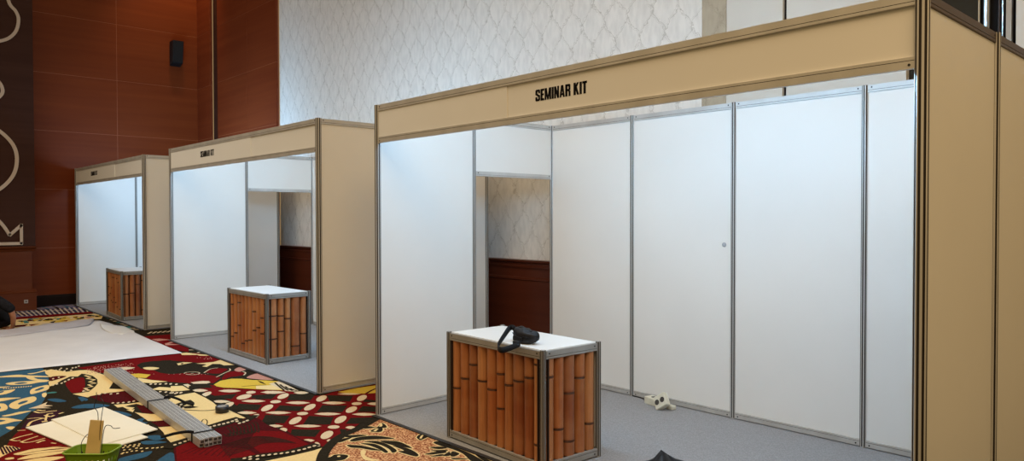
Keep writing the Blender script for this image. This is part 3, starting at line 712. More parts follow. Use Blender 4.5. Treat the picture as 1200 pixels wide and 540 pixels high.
def bamboo(parent, p0, p1, z0, z1, n, seed, width=1.0):
    """a board covered with split bamboo canes"""
    R_ = random.Random(seed)
    p0, p1 = Vector((*p0, 0)), Vector((*p1, 0)); d = (p1-p0).normalized(); nn = Vector((d.y, -d.x, 0)); L = (p1-p0).length
    b = MB()
    b.prism([(-.03, 0), (L+.03, 0), (L+.03, .006), (-.03, .006)], p0 + Vector((0, 0, z0)) - nn*.042, d, nn, (0, 0, 1), z1-z0, [2]*4, capm=2)
    ws = [R_.uniform(.8, 1.2) for _ in range(n)]; k = L/sum(ws); x = 0
    for w in ws:
        w *= k; nodes = sorted(z0 + (z1-z0)*q for q in ([R_.uniform(.08, .45), R_.uniform(.58, .95)] if R_.random() < .3 else [R_.uniform(.12, .88)]))
        zs_ = [(z0, 1, 0)]
        for q in nodes: zs_ += [(q-.022, .97, 0), (q-.008, 1.05, 1), (q-.001, 1.02, 1), (q+.003, .92, 1), (q+.007, 1.05, 0), (q+.02, .98, 0)]
        zs_ = [s_ for s_ in zs_ if z0 <= s_[0] < z1] + [(z1, 1, 0)]
        i0 = len(b.v); m = 9; lean = R_.uniform(-.003, .003)
        for z, sc, _ in zs_:
            for j in range(m):
                a = PI*j/(m-1)
                q = p0 + d*(x + w/2 - math.cos(a)*w*.440*min(sc, 1.02) + lean*(z-z0)/(z1-z0)) + nn*(-.034 + math.sin(a)*.038*sc); b.v.append((q.x, q.y, z))
        for r_ in range(len(zs_)-1):
            for j in range(m-1): b.face((i0+r_*m+j, i0+r_*m+j+1, i0+(r_+1)*m+j+1, i0+(r_+1)*m+j), zs_[r_][2], True)
        x += w
    return b.build('bamboo_panel', [M_bamboo, M_bamboo_node, M_backing], parent, recalc=False)
def counter(loc, rz, label, seed):
    t = empty('display_counter', loc, rz, label=label, cat='counter', group='bamboo clad counters, one in each booth')
    W, D, h = .99, .495, .760
    for x, y in ((0, 0), (W, 0), (W, D), (0, D)): post(t, x, y, h, .8, .0005, M_alu_shaded)
    sides = (((0, 0), (W, 0)), ((W, 0), (W, D)), ((W, D), (0, D)), ((0, D), (0, 0)))
    for k, (p0, p1) in enumerate(sides):
        rail(t, p0, p1, .700, .752, m=M_alu_shaded); rail(t, p0, p1, .010, .060, flip=True, m=M_alu_shaded)
        d = (Vector(p1)-Vector(p0)).normalized()
        a = Vector(p0) + d*.019; c = Vector(p1) - d*.019
        if k != 2: bamboo(t, tuple(a), tuple(c), .058, .703, 10 if k % 2 == 0 else 5, seed+k)
        else: panel(t, p0, p1, .058, .703, 'back_panel')
    b = MB(); b.box((.012, .012, .738), (W-.012, D-.012, .757)); b.build('counter_top', M_counter_top, t, bevel=.002)
    return t
CZ = .0115
ct3 = counter((.854, .050, CZ), -.040, 'largest bamboo counter, holding the black pouch in the nearest booth', 3)
ct2 = counter((-3.528, .195, CZ), .019, 'bamboo counter with a bare white top in the middle booth', 21)
ct1 = counter((-8.267, .071, CZ), -.043, 'smallest looking bamboo counter, half hidden in the farthest booth', 40)

# ------------------------------------------------------------------ pouch on the near counter
TZ = CZ + .757
pc = fl(614, 401.5, TZ); bx, by = pc.x, pc.y
ax_ = fl(631, 404, TZ) - fl(601, 396, TZ); prot = math.atan2(ax_.y, ax_.x)
pch = empty('belt_pouch', (bx, by, TZ), prot, label='black pouch with loose strap lying on the nearest bamboo counter', cat='bag')
def blob(name, m, parent, rx, ry, rz, fn=None, n=28, k=14, e=.7, loc=(0, 0, 0)):
    b = MB(); P = lambda c: math.copysign(abs(c)**e, c)
    for i_ in range(k+1):
        th = -PI/2 + PI*i_/k
        for j in range(n):
            ph = 2*PI*j/n
            p = Vector((P(math.cos(th))*P(math.cos(ph))*rx, P(math.cos(th))*P(math.sin(ph))*ry, P(math.sin(th))*rz))
            if fn: p = fn(p)
            b.v.append(tuple(p))
    for i_ in range(k):
        for j in range(n):
            j2 = (j+1) % n; b.face((i_*n+j, i_*n+j2, (i_+1)*n+j2, (i_+1)*n+j), 0, True)
    return b.build(name, m, parent, loc=loc)
def pouch_fn(p):
    t = p.x/.112
    p.z = p.z*(1-.16*max(t, 0) + .10*max(-t, 0)) + .046 + .007*math.sin(p.x*70+p.y*30)*max(0, p.z*12) + .004*math.sin(p.x*37-p.y*90)
    p.y = p.y*(1-.10*t*t) + .022*t*t; p.z = max(p.z, .0005); return p
pb = blob('pouch_body', M_blackcloth, pch, .120, .055, .050, pouch_fn, n=40, k=20)
b = MB(); b.tube([(-.10 + .20*q/14, -.058 + .026*((q-7)/7)**2 + .006, .055 - .010*max(0, (q-7)/7)) for q in range(15)], .0032, 6); b.build('zip', M_grey_soft if False else M_strap, pch)
b = MB(); b.box((-.050, -.058, .014), (.055, -.046, .046)); b.build('front_pocket', M_strap, pch, bevel=.006)
b = MB(); b.tube([(-.09 + .17*q/12, -.012 + .02*((q-6)/6)**2, .0985 - .014*max(0, (q-6)/6) - .003*abs(q-6)/6) for q in range(13)], .0028, 6); b.build('seam', M_strap, pch)
def ribbon(pts, ups, w, name, m, parent, t=.003):
    P = spline([Vector(p) for p in pts], 6, False); U = spline([Vector(u) for u in ups], 6, False); b = MB(); N = len(P)
    for k in range(N):
        d = (P[min(k+1, N-1)]-P[max(k-1, 0)]).normalized(); u = (U[k]-d*U[k].dot(d)).normalized(); n = d.cross(u)
        for su in (1, -1):
            for sn in (1, -1): b.v.append(tuple(P[k] + u*su*w/2 + n*sn*t/2))
    for k in range(N-1):
        a, c = 4*k, 4*k+4
        for q in ((0, 1), (1, 3), (3, 2), (2, 0)): b.face((a+q[0], a+q[1], c+q[1], c+q[0]), 0, True)
    b.face((0, 1, 3, 2)); e = 4*(N-1); b.face((e, e+1, e+3, e+2)); return b.build(name, m, parent)
def pl(u, v, h):
    q = fl(u, v, TZ + h) - Vector((bx, by, TZ)); c, sn = math.cos(-prot), math.sin(-prot)
    return (q.x*c - q.y*sn, q.x*sn + q.y*c, h)
ribbon([pl(604, 386, .075), pl(600.5, 383.5, .088), pl(596.5, 385, .080), pl(591.5, 392, .055), pl(585.5, 401, .032), pl(583.2, 406.5, .021), pl(587, 410, .018), pl(595, 408.5, .017), pl(603, 405.5, .017), pl(609.5, 402.3, .017)],
       [(0, 0, 1), (0, -.3, 1), (0, -.5, 1), (0, -.3, 1), (0, -.1, 1), (0, 0, 1), (0, 0, 1), (0, 0, 1), (0, 0, 1), (0, 0, 1)], .036, 'strap', M_strap, pch)
q = pl(605, 405.5, .0); b = MB(); b.box((q[0]-.022, q[1]-.016, .002), (q[0]+.022, q[1]+.014, .034)); bk = b.build('buckle', M_speaker, pch, bevel=.004)

# ------------------------------------------------------------------ power strip by the rear panels
ps = empty('power_strip', (1.36, 1.86, CZ), math.radians(-12), label='ivory twin power outlet block with a black cable by the rear panels', cat='power strip')
b = MB(); b.box((-.13, -.045, 0), (.075, .045, .062)); b.build('socket_box', M_socket, ps, bevel=.006)
b = MB(); b.lathe([(.021, 0), (.021, .003), (.016, .003), (.016, .001)], (-.06, 0, .0615), (0, 0, 1), 18); b.build('outlet', M_hole, ps)
tl = MB(); tl.box((-.06, -.04, -.055), (.06, .012, .055)); tb_ = tl.build('tilted_socket_box', M_socket, ps, loc=(.10, -.045, .062), bevel=.006)
tb_.rotation_euler = (math.radians(-24), math.radians(-34), math.radians(18))
for x in (-.028, .028):
    b = MB(); b.lathe([(.022, -.001), (.022, .003), (.0175, .003), (.0165, .0005)], (x, -.040, 0), (0, -1, 0), 20); b.build('outlet', M_hole, tb_)
b = MB(); b.box((.10, -.01, 0), (.165, .045, .035)); b.build('plug', M_socket, ps, bevel=.008)
b = MB(); b.tube(spline([Vector(p) for p in ((-.13, 0, .02), (-.19, .02, .006), (-.27, .045, .005), (-.38, .03, .005))], 6, False), .0055, 8); b.build('cable', M_wire, ps)

# ------------------------------------------------------------------ black bag on the near booth floor (mostly below the frame)
bgp = fl(782, 556, CZ)
bg = empty('soft_bag', (bgp.x, bgp.y, CZ), math.atan2(RT.y, RT.x), label='slumped black bag on the grey carpet at the bottom edge', cat='bag')
def bag_fn(p):
    top = max(.145 - 1.1*abs(p.x+.035), .088 - .22*max(p.x, -.3*p.x))
    if p.z > 0: p.z = p.z/.14*max(top, .03)*(1 - .5*abs(p.y)/.12)
    p.z = max(p.z + .02, 0.0005); p.y += .015*math.sin(p.x*18); return p
blob('bag_body', M_blackcloth, bg, .21, .12, .14, bag_fn, e=.8, n=48, k=18)
b = MB(); b.tube(spline([Vector(p) for p in ((-.12, -.085, .05), (-.09, -.14, .04), (0, -.17, .02), (.09, -.14, .04), (.12, -.085, .045))], 6, False), .008, 8); b.build('bag_handle', M_strap, bg)

# ------------------------------------------------------------------ white sheet on the hall carpet
FZ = .0078
sh = empty('vinyl_sheet', (-5.0, -1.2, FZ), label='large white vinyl sheet spread on the patterned carpet', cat='sheet')
front = [(-70,446), (0,437), (60,430.5), (110,425.5), (168,419), (213,414.5)]
back = [(-70,402), (0,394), (45,388), (95,381.5), (140,391), (213,414)]
def lerp_pts(P, t):
    x = t*(len(P)-1); k = min(int(x), len(P)-2); f = x-k; return (P[k][0]*(1-f)+P[k+1][0]*f, P[k][1]*(1-f)+P[k+1][1]*f)
b = MB(); NX, NY = 60, 24; off = Vector((-5.0, -1.2, FZ)); rs = random.Random(4)
FR = spline([fl(*p) for p in front], 12, False); BKK = spline([fl(*p) for p in [(-70,402), (0,393.5), (45,387.5), (92,380), (112,376), (126,378.5), (140,383.5), (157,390), (178,399.5), (213,414)]], 12, False)
def samp(P, t):
    x = t*(len(P)-1); k = min(int(x), len(P)-2); f = x-k; return P[k]*(1-f)+P[k+1]*f
def sheet_z(x, y): return .012 + .004*math.sin(x*1.9+y*2.3) + .006*math.sin(x*.9-y*3.1+1)*math.sin(y*2.2+x) + .003*math.sin(x*5+y*1.5)
for i_ in range(NX+1):
    for j in range(NY+1):
        p = samp(FR, i_/NX).lerp(samp(BKK, i_/NX), j/NY); e = min(j/NY, 1-j/NY, 1-i_/NX)
        z = sheet_z(p.x, p.y)*min(1, e*9) + .0015
        b.v.append((p.x-off.x, p.y-off.y, z))
for i_ in range(NX):
    for j in range(NY):
        a = i_*(NY+1)+j; b.face((a, a+NY+1, a+NY+2, a+1), 0, True)
main = b.build('sheet_body', M_vinyl, sh); so_ = main.modifiers.new('solid', 'SOLIDIFY'); so_.thickness = .0015; so_.offset = -1
# raised fold along the far edge, standing up a little
M_vinyl_shaded = noisy('shaded grey vinyl', (.42, .40, .43), (.48, .46, .49), 3, .55, .3)  # grey stands in for shade on the fold facing away from light
b = MB(); N = 40
lo = spline([fl(*p) for p in [(-70,404), (0,397.5), (45,391.5), (95,384.5), (106,382.0)]], 10, False)
hi = spline([fl(*p) for p in [(-70,399), (0,392.5), (45,386.5), (95,379.5), (111,375.5)]], 10, False)
for i_ in range(N+1):
    a, c = samp(lo, i_/N), samp(hi, i_/N)
    for j in range(7):
        t = j/6; p = a.lerp(c, t); b.v.append((p.x-off.x, p.y-off.y, .020 + (.045*math.sin(t*PI*.55) + .006*math.sin(i_*.9)*t)*(1-.9*(i_/N)**5)))
for i_ in range(N):
    for j in range(6): q = i_*7+j; b.face((q, q+7, q+8, q+1), 0, True)
fo = b.build('folded_edge', M_vinyl_shaded, sh); m_ = fo.modifiers.new('solid', 'SOLIDIFY'); m_.thickness = .0015; m_.offset = -1
fo['label'] = 'far edge turned up, its shade put into the grey colour'
b = MB(); N = 16
lo = spline([fl(*p) for p in [(119,386), (128,392), (141,394.5), (158,392.5)]], 6, False); hi = spline([fl(*p) for p in [(117,381), (130,382.5), (145,384.5), (157,390)]], 6, False)
for i_ in range(N+1):
    a, c = samp(lo, i_/N), samp(hi, i_/N)
    for j in range(7):
        t = j/6; p = a.lerp(c, t); b.v.append((p.x-off.x, p.y-off.y, .016 + .007*math.sin(t*PI*.8)*math.sin(PI*(i_+1)/(N+2)) + .002*math.sin(i_*1.3)))
for i_ in range(N):
    for j in range(6): q = i_*7+j; b.face((q, q+7, q+8, q+1), 0, True)
fc = b.build('folded_corner', M_counter_top, sh); m_ = fc.modifiers.new('solid', 'SOLIDIFY'); m_.thickness = .0015; m_.offset = -1

# ------------------------------------------------------------------ bundle of aluminium profiles with straps
pa, pb_ = fl(131.5, 439), fl(247, 523.5)
dirv = (pb_ - pa); dirv.z = 0; LEN = dirv.length; ang = math.atan2(dirv.y, dirv.x)
PW = .030
def profile_mesh(parent=None):
    g = .0035
    half = [(-PW/2, 0), (PW/2, 0), (PW/2, PW)]; mats_ = [0, 0, 0]; g = .0017
    for gx in (.0085, 0, -.0085):
        half += [(gx+g, PW), (gx+g, PW-.006), (gx-g, PW-.006), (gx-g, PW)]; mats_ += [1, 1, 1, 0]
    half += [(-PW/2, PW)]; mats_ += [0]
    b = MB(); b.prism([(u*.94, v*.96) for u, v in half], (0, 0, 0), (0, 1, 0), (0, 0, 1), (1, 0, 0), LEN, mats_, capm=0)
    b.box((LEN-.001, -PW*.38, PW*.12), (LEN+.0008, PW*.38, PW*.72), 1); b.box((-.0008, -PW*.30, PW*.16), (.001, PW*.30, PW*.62), 1)
    return b
proto = profile_mesh().build('aluminium_profile', [M_alu, M_groove])
k = 0
rowname = ('lower layer', 'upper layer'); side = ('edge nearest the cream boards', 'second from the cream boards', 'middle', 'second from the tape roll', 'edge nearest the tape roll')
for row in range(2):
    for col_ in range(5):
        o = proto if k == 0 else proto.copy()
        if k: C.objects.link(o)
        o.location = Vector((pa.x, pa.y, FZ + row*PW)) + Vector((-math.sin(ang), math.cos(ang), 0))*(col_-2)*PW + Vector((math.cos(ang), math.sin(ang), 0))*rnd.uniform(-.012, .012)
        o.rotation_euler = (0, 0, ang)
        tag(o, 'long aluminium profile in the %s of the strapped bundle, %s' % (rowname[row], side[col_]), 'metal profile', 'aluminium profiles strapped in a bundle'); k += 1
def bundle_strap(s, lab, tail):
    t = empty('cable_strap', Vector((pa.x, pa.y, FZ)) + Vector((math.cos(ang), math.sin(ang), 0))*s, ang, label=lab, cat='strap', group='black straps round the profile bundle')
    w, h = PW*2.5+.003, PW*2+.003
    b = MB(); a = .012
    loop = [(-w, .001), (w, .001), (w, h), (-w, h)]
    inn = [(-w+.002, .0015), (w-.002, .0015), (w-.002, h-.002), (-w+.002, h-.002)]
    n0 = len(b.v)
    for x in (-a, a):
        for P in (loop, inn): b.v += [(x, u, v) for u, v in P]
    for q in range(4):
        r_ = (q+1) % 4
        b.face((q, r_, 8+r_, 8+q)); b.face((4+q, 4+r_, 12+r_, 12+q)); b.face((q, r_, 4+r_, 4+q)); b.face((8+q, 8+r_, 12+r_, 12+q))
    b.build('band', M_strap, t)
    ribbon(tail, [(0, .2, 1)]*len(tail), .020, 'tail', M_strap, t)
h = PW*2
bundle_strap(LEN-.17, 'black strap near the close end of the bundle, loose tail lying left', [(-.005, -.06, h+.006), (-.03, -.10, h+.012), (-.10, -.16, .055), (-.17, -.20, .03), (-.23, -.22, .012)])
bundle_strap(LEN*.555, 'black strap round the middle of the profile bundle, its tail lying right', [(0, .05, h+.006), (-.02, .09, h+.012), (.02, .15, .05), (.08, .20, .02), (.16, .24, .010)])

# ------------------------------------------------------------------ tape roll
tp = empty('tape_roll', fl(260.3, 483.5) * 1.0 + Vector((0, .0, FZ)), label='black tape roll lying on a cream motif beside the profiles', cat='tape')
b = MB(); b.lathe([(.052, 0), (.052, .048), (.037, .048), (.037, 0)], (0, 0, 0), n=32, closed=True); b.build('tape', M_wire, tp)
b = MB(); b.lathe([(.0368, .002), (.0368, .046), (.033, .046), (.033, .002)], (0, 0, 0), n=32, closed=True); b.build('core', M_grey_soft, tp)

# ------------------------------------------------------------------ cream boards
def board(P, z, label, t=.0075):
    c = sum((Vector(p) for p in P), Vector((0, 0)))/4
    b = MB(); b.prism([(p[0]-c.x, p[1]-c.y) for p in P], (0, 0, 0), (1, 0, 0), (0, 1, 0), (0, 0, 1), t)
    o = b.build('cream_board', M_paper, loc=(c.x, c.y, z), bevel=.0006); return tag(o, label, 'board', 'cream boards on the carpet')
Q = [fl(60, 494.7), fl(122, 480), fl(184.7, 506)]; Q.append(Q[0]+Q[2]-Q[1])
top = [(p.x, p.y) for p in Q]
sft = fl(30, 503) - Q[0]
und = [(p.x+sft.x, p.y+sft.y) for p in Q]
c2 = fl(173.5, 514.2); und[2] = (c2.x, c2.y); und[3] = (und[0][0]+und[2][0]-und[1][0], und[0][1]+und[2][1]-und[1][1])
board(und, FZ, 'lower cream board, mostly covered, sticking out at the left')
board(top, FZ+.0077, 'upper cream board lying flat on another board behind the green basket')

# ------------------------------------------------------------------ green basket with its contents
bc = Vector((-.125, -2.01, FZ+.0062)); 
bk_ = empty('plastic_basket', bc, math.radians(47), label='green perforated plastic basket in the bottom left corner', cat='basket')
def rrect(hx, hy, r, n=6):
    out = []
    for cx_, cy_, a0 in ((hx-r, hy-r, 0), (-hx+r, hy-r, PI/2), (-hx+r, -hy+r, PI), (hx-r, -hy+r, 3*PI/2)):
        for k in range(n+1): a = a0 + PI/2*k/n; out.append((cx_+r*math.cos(a), cy_+r*math.sin(a)))
    return out
HX, HY, BH = .145, .098, .125
b = MB()
levels = [(0, .78), (.018, .80), (.105, .97), (BH, 1.0)]
ring0 = rrect(HX, HY, .05, 8); n = len(ring0)
def wallpt(k, z, inset=0):
    sc = .78 + .22*z/BH; x, y = ring0[k % n]; l = math.hypot(x, y); return (x*sc - x/l*inset, y*sc - y/l*inset, z)
def dense(k): # resample ring finely
    a = k/DN*n; i_ = int(a); f = a-i_; p, q = ring0[i_ % n], ring0[(i_+1) % n]; return (p[0]*(1-f)+q[0]*f, p[1]*(1-f)+q[1]*f)
per = [0]
for k in range(n): per.append(per[-1] + math.dist(ring0[k], ring0[(k+1) % n]))
DN = 72
def along(s):
    s = (s % 1)*per[-1]
    for k in range(n):
        if per[k+1] >= s: f = (s-per[k])/(per[k+1]-per[k]); p, q = ring0[k], ring0[(k+1) % n]; return (p[0]*(1-f)+q[0]*f, p[1]*(1-f)+q[1]*f)
RG = [along(k/DN) for k in range(DN)]
ZL = [0, .014, .030, .034, .058, .062, .086, .090, .108, BH]
for z in ZL:
    sc = .78+.22*z/BH
    for x, y in RG: b.v.append((x*sc, y*sc, z))
for r_ in range(len(ZL)-1):
    hole = r_ in (2+0, 4, 6) or r_ in (1,)
    for k in range(DN):
        band = r_ in (1, 3, 5, 7)
        if r_ in (1, 3, 5) and k % 3 == 0: continue      # openings
        k2 = (k+1) % DN; b.face((r_*DN+k, r_*DN+k2, (r_+1)*DN+k2, (r_+1)*DN+k))
body = b.build('basket_wall', M_green, bk_, recalc=False); m_ = body.modifiers.new('solid', 'SOLIDIFY'); m_.thickness = .0025
b = MB(); b.prism([(x*.78, y*.78) for x, y in RG], (0, 0, 0), (1, 0, 0), (0, 1, 0), (0, 0, 1), .003); b.build('basket_base', M_green, bk_)
b = MB(); b.tube([(x*1.01, y*1.01, BH) for x, y in RG], .0065, 8, closed=True); b.build('rim', M_green, bk_)
# cardboard strip standing in the basket
cd = empty('cardboard_strip', bc + Vector((.03, -.02, .006)), math.radians(47), label='upright tan cardboard strip standing in the green basket', cat='cardboard')
b = MB(); b.prism([(-.045, 0), (.045, 0), (.041, .305), (-.041, .305)], (0, .006, 0), (1, 0, 0), (0, 0, 1), (0, -1, 0), .012); o = b.build('board', M_card, cd, bevel=.001); o.rotation_euler = (math.radians(-8), math.radians(4), 0)
# loose black wires rising behind the cardboard
def wire(pts, label, loc):
    b = MB(); b.tube(spline([Vector(p) for p in pts], 8, False), .0022, 6); o = b.build('binding_wire', M_wire, loc=loc); return tag(o, label, 'wire', 'black wires sticking out of the basket')
q0 = bc + Vector((.03, -.005, .006))
wire([(0, .02, .01), (-.01, .03, .2), (-.02, .035, .34), (-.045, .02, .38), (-.035, .03, .43), (-.05, .035, .47)], 'black wire rising above the cardboard strip, left of the two', q0)
wire([(.025, .03, .01), (.015, .035, .2), (.005, .05, .33), (.01, .06, .41), (-.012, .05, .44), (-.002, .055, .47)], 'black wire rising above the cardboard strip, right of the two', q0)
wire([(.04, .03, .02), (.035, .045, .18), (.04, .06, .265), (.06, .085, .272), (.075, .10, .255), (.10, .13, .258)], 'short black wire bending to the right behind the cardboard strip', q0)
wire([(-.03, -.04, .02), (-.05, -.05, .10), (-.06, -.05, .16), (-.045, -.035, .20), (-.03, -.02, .22)], 'black wire looping out at the left of the cardboard strip', q0)
# crumpled scraps in the basket
def scrap(loc, s, label, seed, m):
    R_ = random.Random(seed); b = MB(); nn_ = 10
    for i_ in range(7):
        th = -PI/2 + PI*i_/6
        for j in range(nn_):
            ph = 2*PI*j/nn_; r = s*R_.uniform(.75, 1.1); b.v.append((r*math.cos(th)*math.cos(ph), r*math.cos(th)*math.sin(ph), r*.8*math.sin(th)+s*.8))
    for i_ in range(6):
        for j in range(nn_): j2 = (j+1) % nn_; b.face((i_*nn_+j, i_*nn_+j2, (i_+1)*nn_+j2, (i_+1)*nn_+j))
    return tag(b.build('paper_scrap', m, loc=loc), label, 'scrap', 'crumpled scraps in the green basket')
scrap(bc + Vector((.06, .035, .0045)), .050, 'crumpled pale scrap in the basket, right of the cardboard strip', 1, M_paper)
scrap(bc + Vector((.015, .075, .0045)), .038, 'crumpled grey scrap at the back of the basket', 2, M_grey_soft)

# ------------------------------------------------------------------ person kneeling at the left edge
def skin_body(name, joints, edges, m, parent, sub=2, root=0):
    me = bpy.data.meshes.new(name); me.from_pydata([j[0] for j in joints], edges, []); me.materials.append(m)
    o = bpy.data.objects.new(name, me); C.objects.link(o); o.parent = parent
    sk = o.modifiers.new('skin', 'SKIN'); sk.use_smooth_shade = True
    for k, j in enumerate(joints):
        r = j[1]; r = r if isinstance(r, tuple) else (r, r)
        me.skin_vertices[0].data[k].radius = r
        me.skin_vertices[0].data[k].use_root = (k == root)
    s_ = o.modifiers.new('sub', 'SUBSURF'); s_.levels = sub; s_.render_levels = sub
    return o
hd = fl(12.5, 388.5)      # where the near hand rests
R2 = Vector((RT.x, RT.y, 0)).normalized(); F2 = Vector((-BK.x, -BK.y, 0)).normalized()
pe = empty('person', (hd.x, hd.y, FZ), math.atan2(R2.y, R2.x), label='person in black clothes kneeling at the left edge, one hand on the floor', cat='person')
# local frame: x = to the right of the photograph, y = away from the camera, z up
J = [((-.68, .02, .30), .13), ((-.65, .02, .42), .12), ((-.59, .02, .55), .135), ((-.52, .02, .655), .12), ((-.475, .02, .72), .06), ((-.44, .02, .76), .055), # pelvis..neck
     ((-.44, -.13, .645), .062), ((-.16, -.17, .49), .052), ((.075, -.12, .345), .045), ((.075, -.05, .20), .038), ((.03, 0, .055), .027), ((-.005, .005, .022), (.030, .016)),  # near arm to palm
     ((-.52, .19, .64), .06), ((-.47, .26, .46), .05), ((-.37, .25, .31), .043), ((-.34, .24, .16), .034), ((-.32, .24, .05), .026), ((-.29, .24, .022), (.03, .016)),       # far arm
     ((-.56, -.13, .26), .105), ((-.28, -.19, .22), .098), ((-.08, -.20, .125), .085), ((-.34, -.18, .07), .06), ((-.55, -.13, .05), .04), ((-.66, -.13, .035), (.04, .03)),    # near leg
     ((-.56, .17, .26), .105), ((-.30, .22, .22), .088), ((-.16, .24, .10), .07), ((-.36, .20, .062), .055), ((-.57, .18, .05), .04), ((-.68, .18, .035), (.04, .03))]
Eg = [(0,1),(1,2),(2,3),(3,4),(4,5),(3,6),(6,7),(7,8),(8,9),(9,10),(10,11),(3,12),(12,13),(13,14),(14,15),(15,16),(16,17),(0,18),(18,19),(19,20),(20,21),(21,22),(22,23),(0,24),(24,25),(25,26),(26,27),(27,28),(28,29)]
# head
base_i = len(J)
J += [((-.40, .02, .80), .075), ((-.365, .02, .855), .088), ((-.345, .02, .91), .082)]
Eg += [(5, base_i), (base_i, base_i+1), (base_i+1, base_i+2)]
# fingers, rooted in each palm
for pi_, sx in ((11, 1), (17, 1)):
    p = Vector(J[pi_][0])
    dirs = [(-.022, .035), (-.008, .046), (.008, .048), (.022, .040)] if pi_ == 11 else [(.045, -.026), (.055, -.009), (.055, .010), (.046, .027)]
    for k, (dx, dy) in enumerate(dirs):
        q = len(J)
        if pi_ == 11: f0 = p + Vector((-.035 - .004*k, -.030+.020*k, -.004)); dv = Vector((-.036, -.008+.006*k, 0))
        else: f0 = p + Vector((.035, -.030+.020*k, -.004)); dv = Vector((.036, -.006+.004*k, 0))
        ln = (.8, 1, 1.05, .9)[k]
        J += [(tuple(f0), .0105), (tuple(f0 + dv*ln + Vector((0, 0, .004))), .0095), (tuple(f0 + dv*ln*1.75 - Vector((0, 0, .006))), .008)]
        Eg += [(pi_, q), (q, q+1), (q+1, q+2)]
    q = len(J); sd = 1 if pi_ == 11 else -1
    J += [((p.x-.012*sd, p.y+.040*sd*(-1 if pi_ == 17 else 1)*(1), p.z-.004), .0115), ((p.x-.040*sd, p.y+.060*(1 if pi_ == 11 else 1), p.z-.010), .009)]
    Eg += [(pi_, q), (q, q+1)]
body = skin_body('body', J, Eg, M_skin, pe)
# face details belong to the head
for nm, loc, rr, m in (('nose', (-.270, .02, .848), (.018, .014, .020), M_skin), ('ear', (-.365, -.068, .87), (.022, .010, .032), M_skin), ('ear', (-.365, .108, .87), (.022, .010, .032), M_skin),
                       ('eye', (-.283, -.012, .872), (.010, .012, .007), M_black), ('eye', (-.283, .052, .872), (.010, .012, .007), M_black), ('mouth', (-.283, .02, .808), (.010, .024, .006), mat('lips', (.28, .09, .07), .5))):
    blob(nm, m, pe, *rr, n=14, k=8, e=1.0, loc=loc)
def hair_fn(p):
    if p.x > .03 and p.z < .035: p.x = .03 + (p.x-.03)*.2
    return p
blob('hair', M_hair, pe, .108, .102, .095, hair_fn, e=.95, loc=(-.375, .02, .908))
# clothes follow the body, a little thicker
g = .014
T = [0,1,2,3,6,7,8,12,13,14]
mp = {k: i_ for i_, k in enumerate(T)}
tj = [(J[k][0], J[k][1]+g) for k in T]
tj[mp[7]] = ((-.16, -.17, .49), .085); tj[mp[8]] = ((.072, -.12, .345), .070); tj[mp[14]] = ((-.37, .25, .31), .058)
ex = len(tj); tj += [((.082, -.085, .275), .064), ((-.49, .02, .69), .085), ((-.35, .245, .24), .054)]
te = [(mp[a], mp[c]) for a, c in Eg if a in mp and c in mp] + [(mp[8], ex), (mp[3], ex+1), (mp[14], ex+2)]
skin_body('shirt', tj, te, M_shirt, pe)
T = [0,18,19,20,21,22,24,25,26,27,28]; mp = {k: i_ for i_, k in enumerate(T)}
tj = [(J[k][0], (J[k][1] if not isinstance(J[k][1], tuple) else J[k][1][0])+.012) for k in T]
te = [(mp[a], mp[c]) for a, c in Eg if a in mp and c in mp]
skin_body('trousers', tj, te, M_trouser, pe)

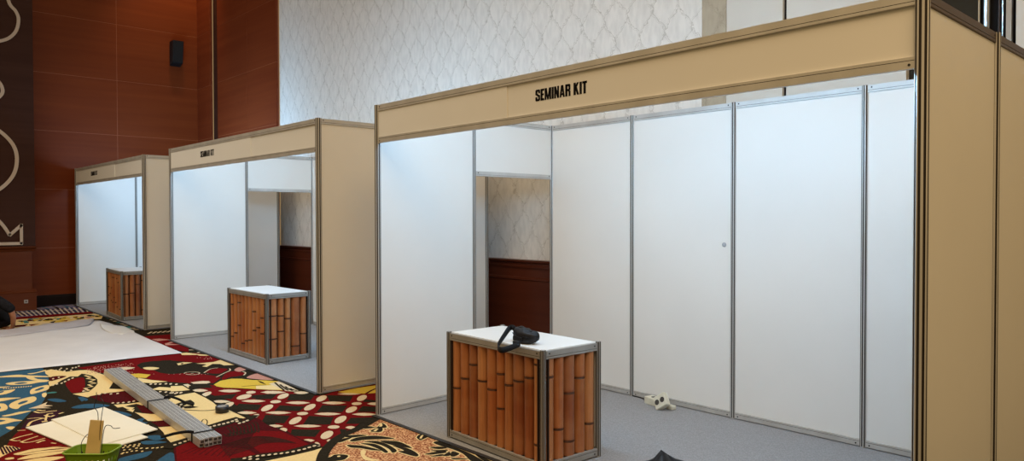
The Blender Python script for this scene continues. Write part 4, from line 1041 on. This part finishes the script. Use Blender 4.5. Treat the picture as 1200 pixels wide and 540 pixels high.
# ------------------------------------------------------------------ light
def area(name, loc, target, sx, sy, power, col, spread=PI):
    l = bpy.data.lights.new(name, 'AREA'); l.shape = 'RECTANGLE'; l.size = sx; l.size_y = sy; l.energy = power; l.color = col; l.spread = spread
    o = bpy.data.objects.new(name, l); C.objects.link(o); o.location = loc
    o.rotation_euler = (Vector(target)-Vector(loc)).to_track_quat('-Z', 'Y').to_euler(); return o
COOL = (.37, .69, 1.04)
LP = 18.0     # each booth has two tubes fixed behind its fascia, one lamp every 45 cm of tube
for X0, W, F_ in ((0, 3.975, (.40, .74)), (-4.932, 3.935, (.48, .84))):
    for fx in F_:
        for dx in (-.45, 0, .45):
            l = bpy.data.lights.new('booth_tube', 'POINT'); l.energy = LP if X0 == 0 else LP*1.15; l.color = COOL; l.shadow_soft_size = .05
            o = bpy.data.objects.new('booth_tube', l); C.objects.link(o); o.location = (X0 + W*fx + dx, .16, 2.36)
for fx in (.52, .82):      # far booth tubes as area lights, aimed to keep spill off the end wall
    x = -10.048 + 3.95*fx
    area('booth_tube', (x, .34, 2.36), (x - .40, 1.34, 2.40), .9, .07, LP*2.5, COOL)
area('ceiling_and_fill_lights', (6.5, -3.0, 6.5), (5.6, -2.4, 0), 4, 4, 275, (1.0, .70, .38))
area('ceiling_and_fill_lights', (-.8, -3.2, 6.5), (-1.6, -2.6, 0), 8, 3, 112, (1.0, .92, .78), math.radians(125))  # neutral fill added to lift the side faces of the farther booths
area('ceiling_and_fill_lights', (-4.8, -4.0, 6.2), (-5.4, -3.0, 0), 3, 3, 95, (1.0, .94, .84), math.radians(130))  # extra neutral fill added at far left for side panel, wallpaper and sheet
sl = bpy.data.lights.new('wall_washer', 'SPOT'); sl.energy = 170; sl.color = (1, .62, .3); sl.spot_size = math.radians(70); sl.spot_blend = .8; sl.shadow_soft_size = .1
so2 = bpy.data.objects.new('wall_washer', sl); C.objects.link(so2); so2.location = (-9.2, 1.6, 7.6); so2.rotation_euler = (Vector((-10.4, 1.9, 4.5))-Vector(so2.location)).to_track_quat('-Z', 'Y').to_euler()
w = bpy.data.worlds.new('hall ambience'); w.use_nodes = True; bpy.context.scene.world = w
bgd = w.node_tree.nodes['Background']; bgd.inputs[0].default_value = (1.0, .68, .30, 1); bgd.inputs[1].default_value = .43
vs = bpy.context.scene.view_settings
vs.view_transform = 'Standard'; vs.look = 'None'; vs.gamma = 1.0; vs.use_curve_mapping = False; vs.exposure = 0.0
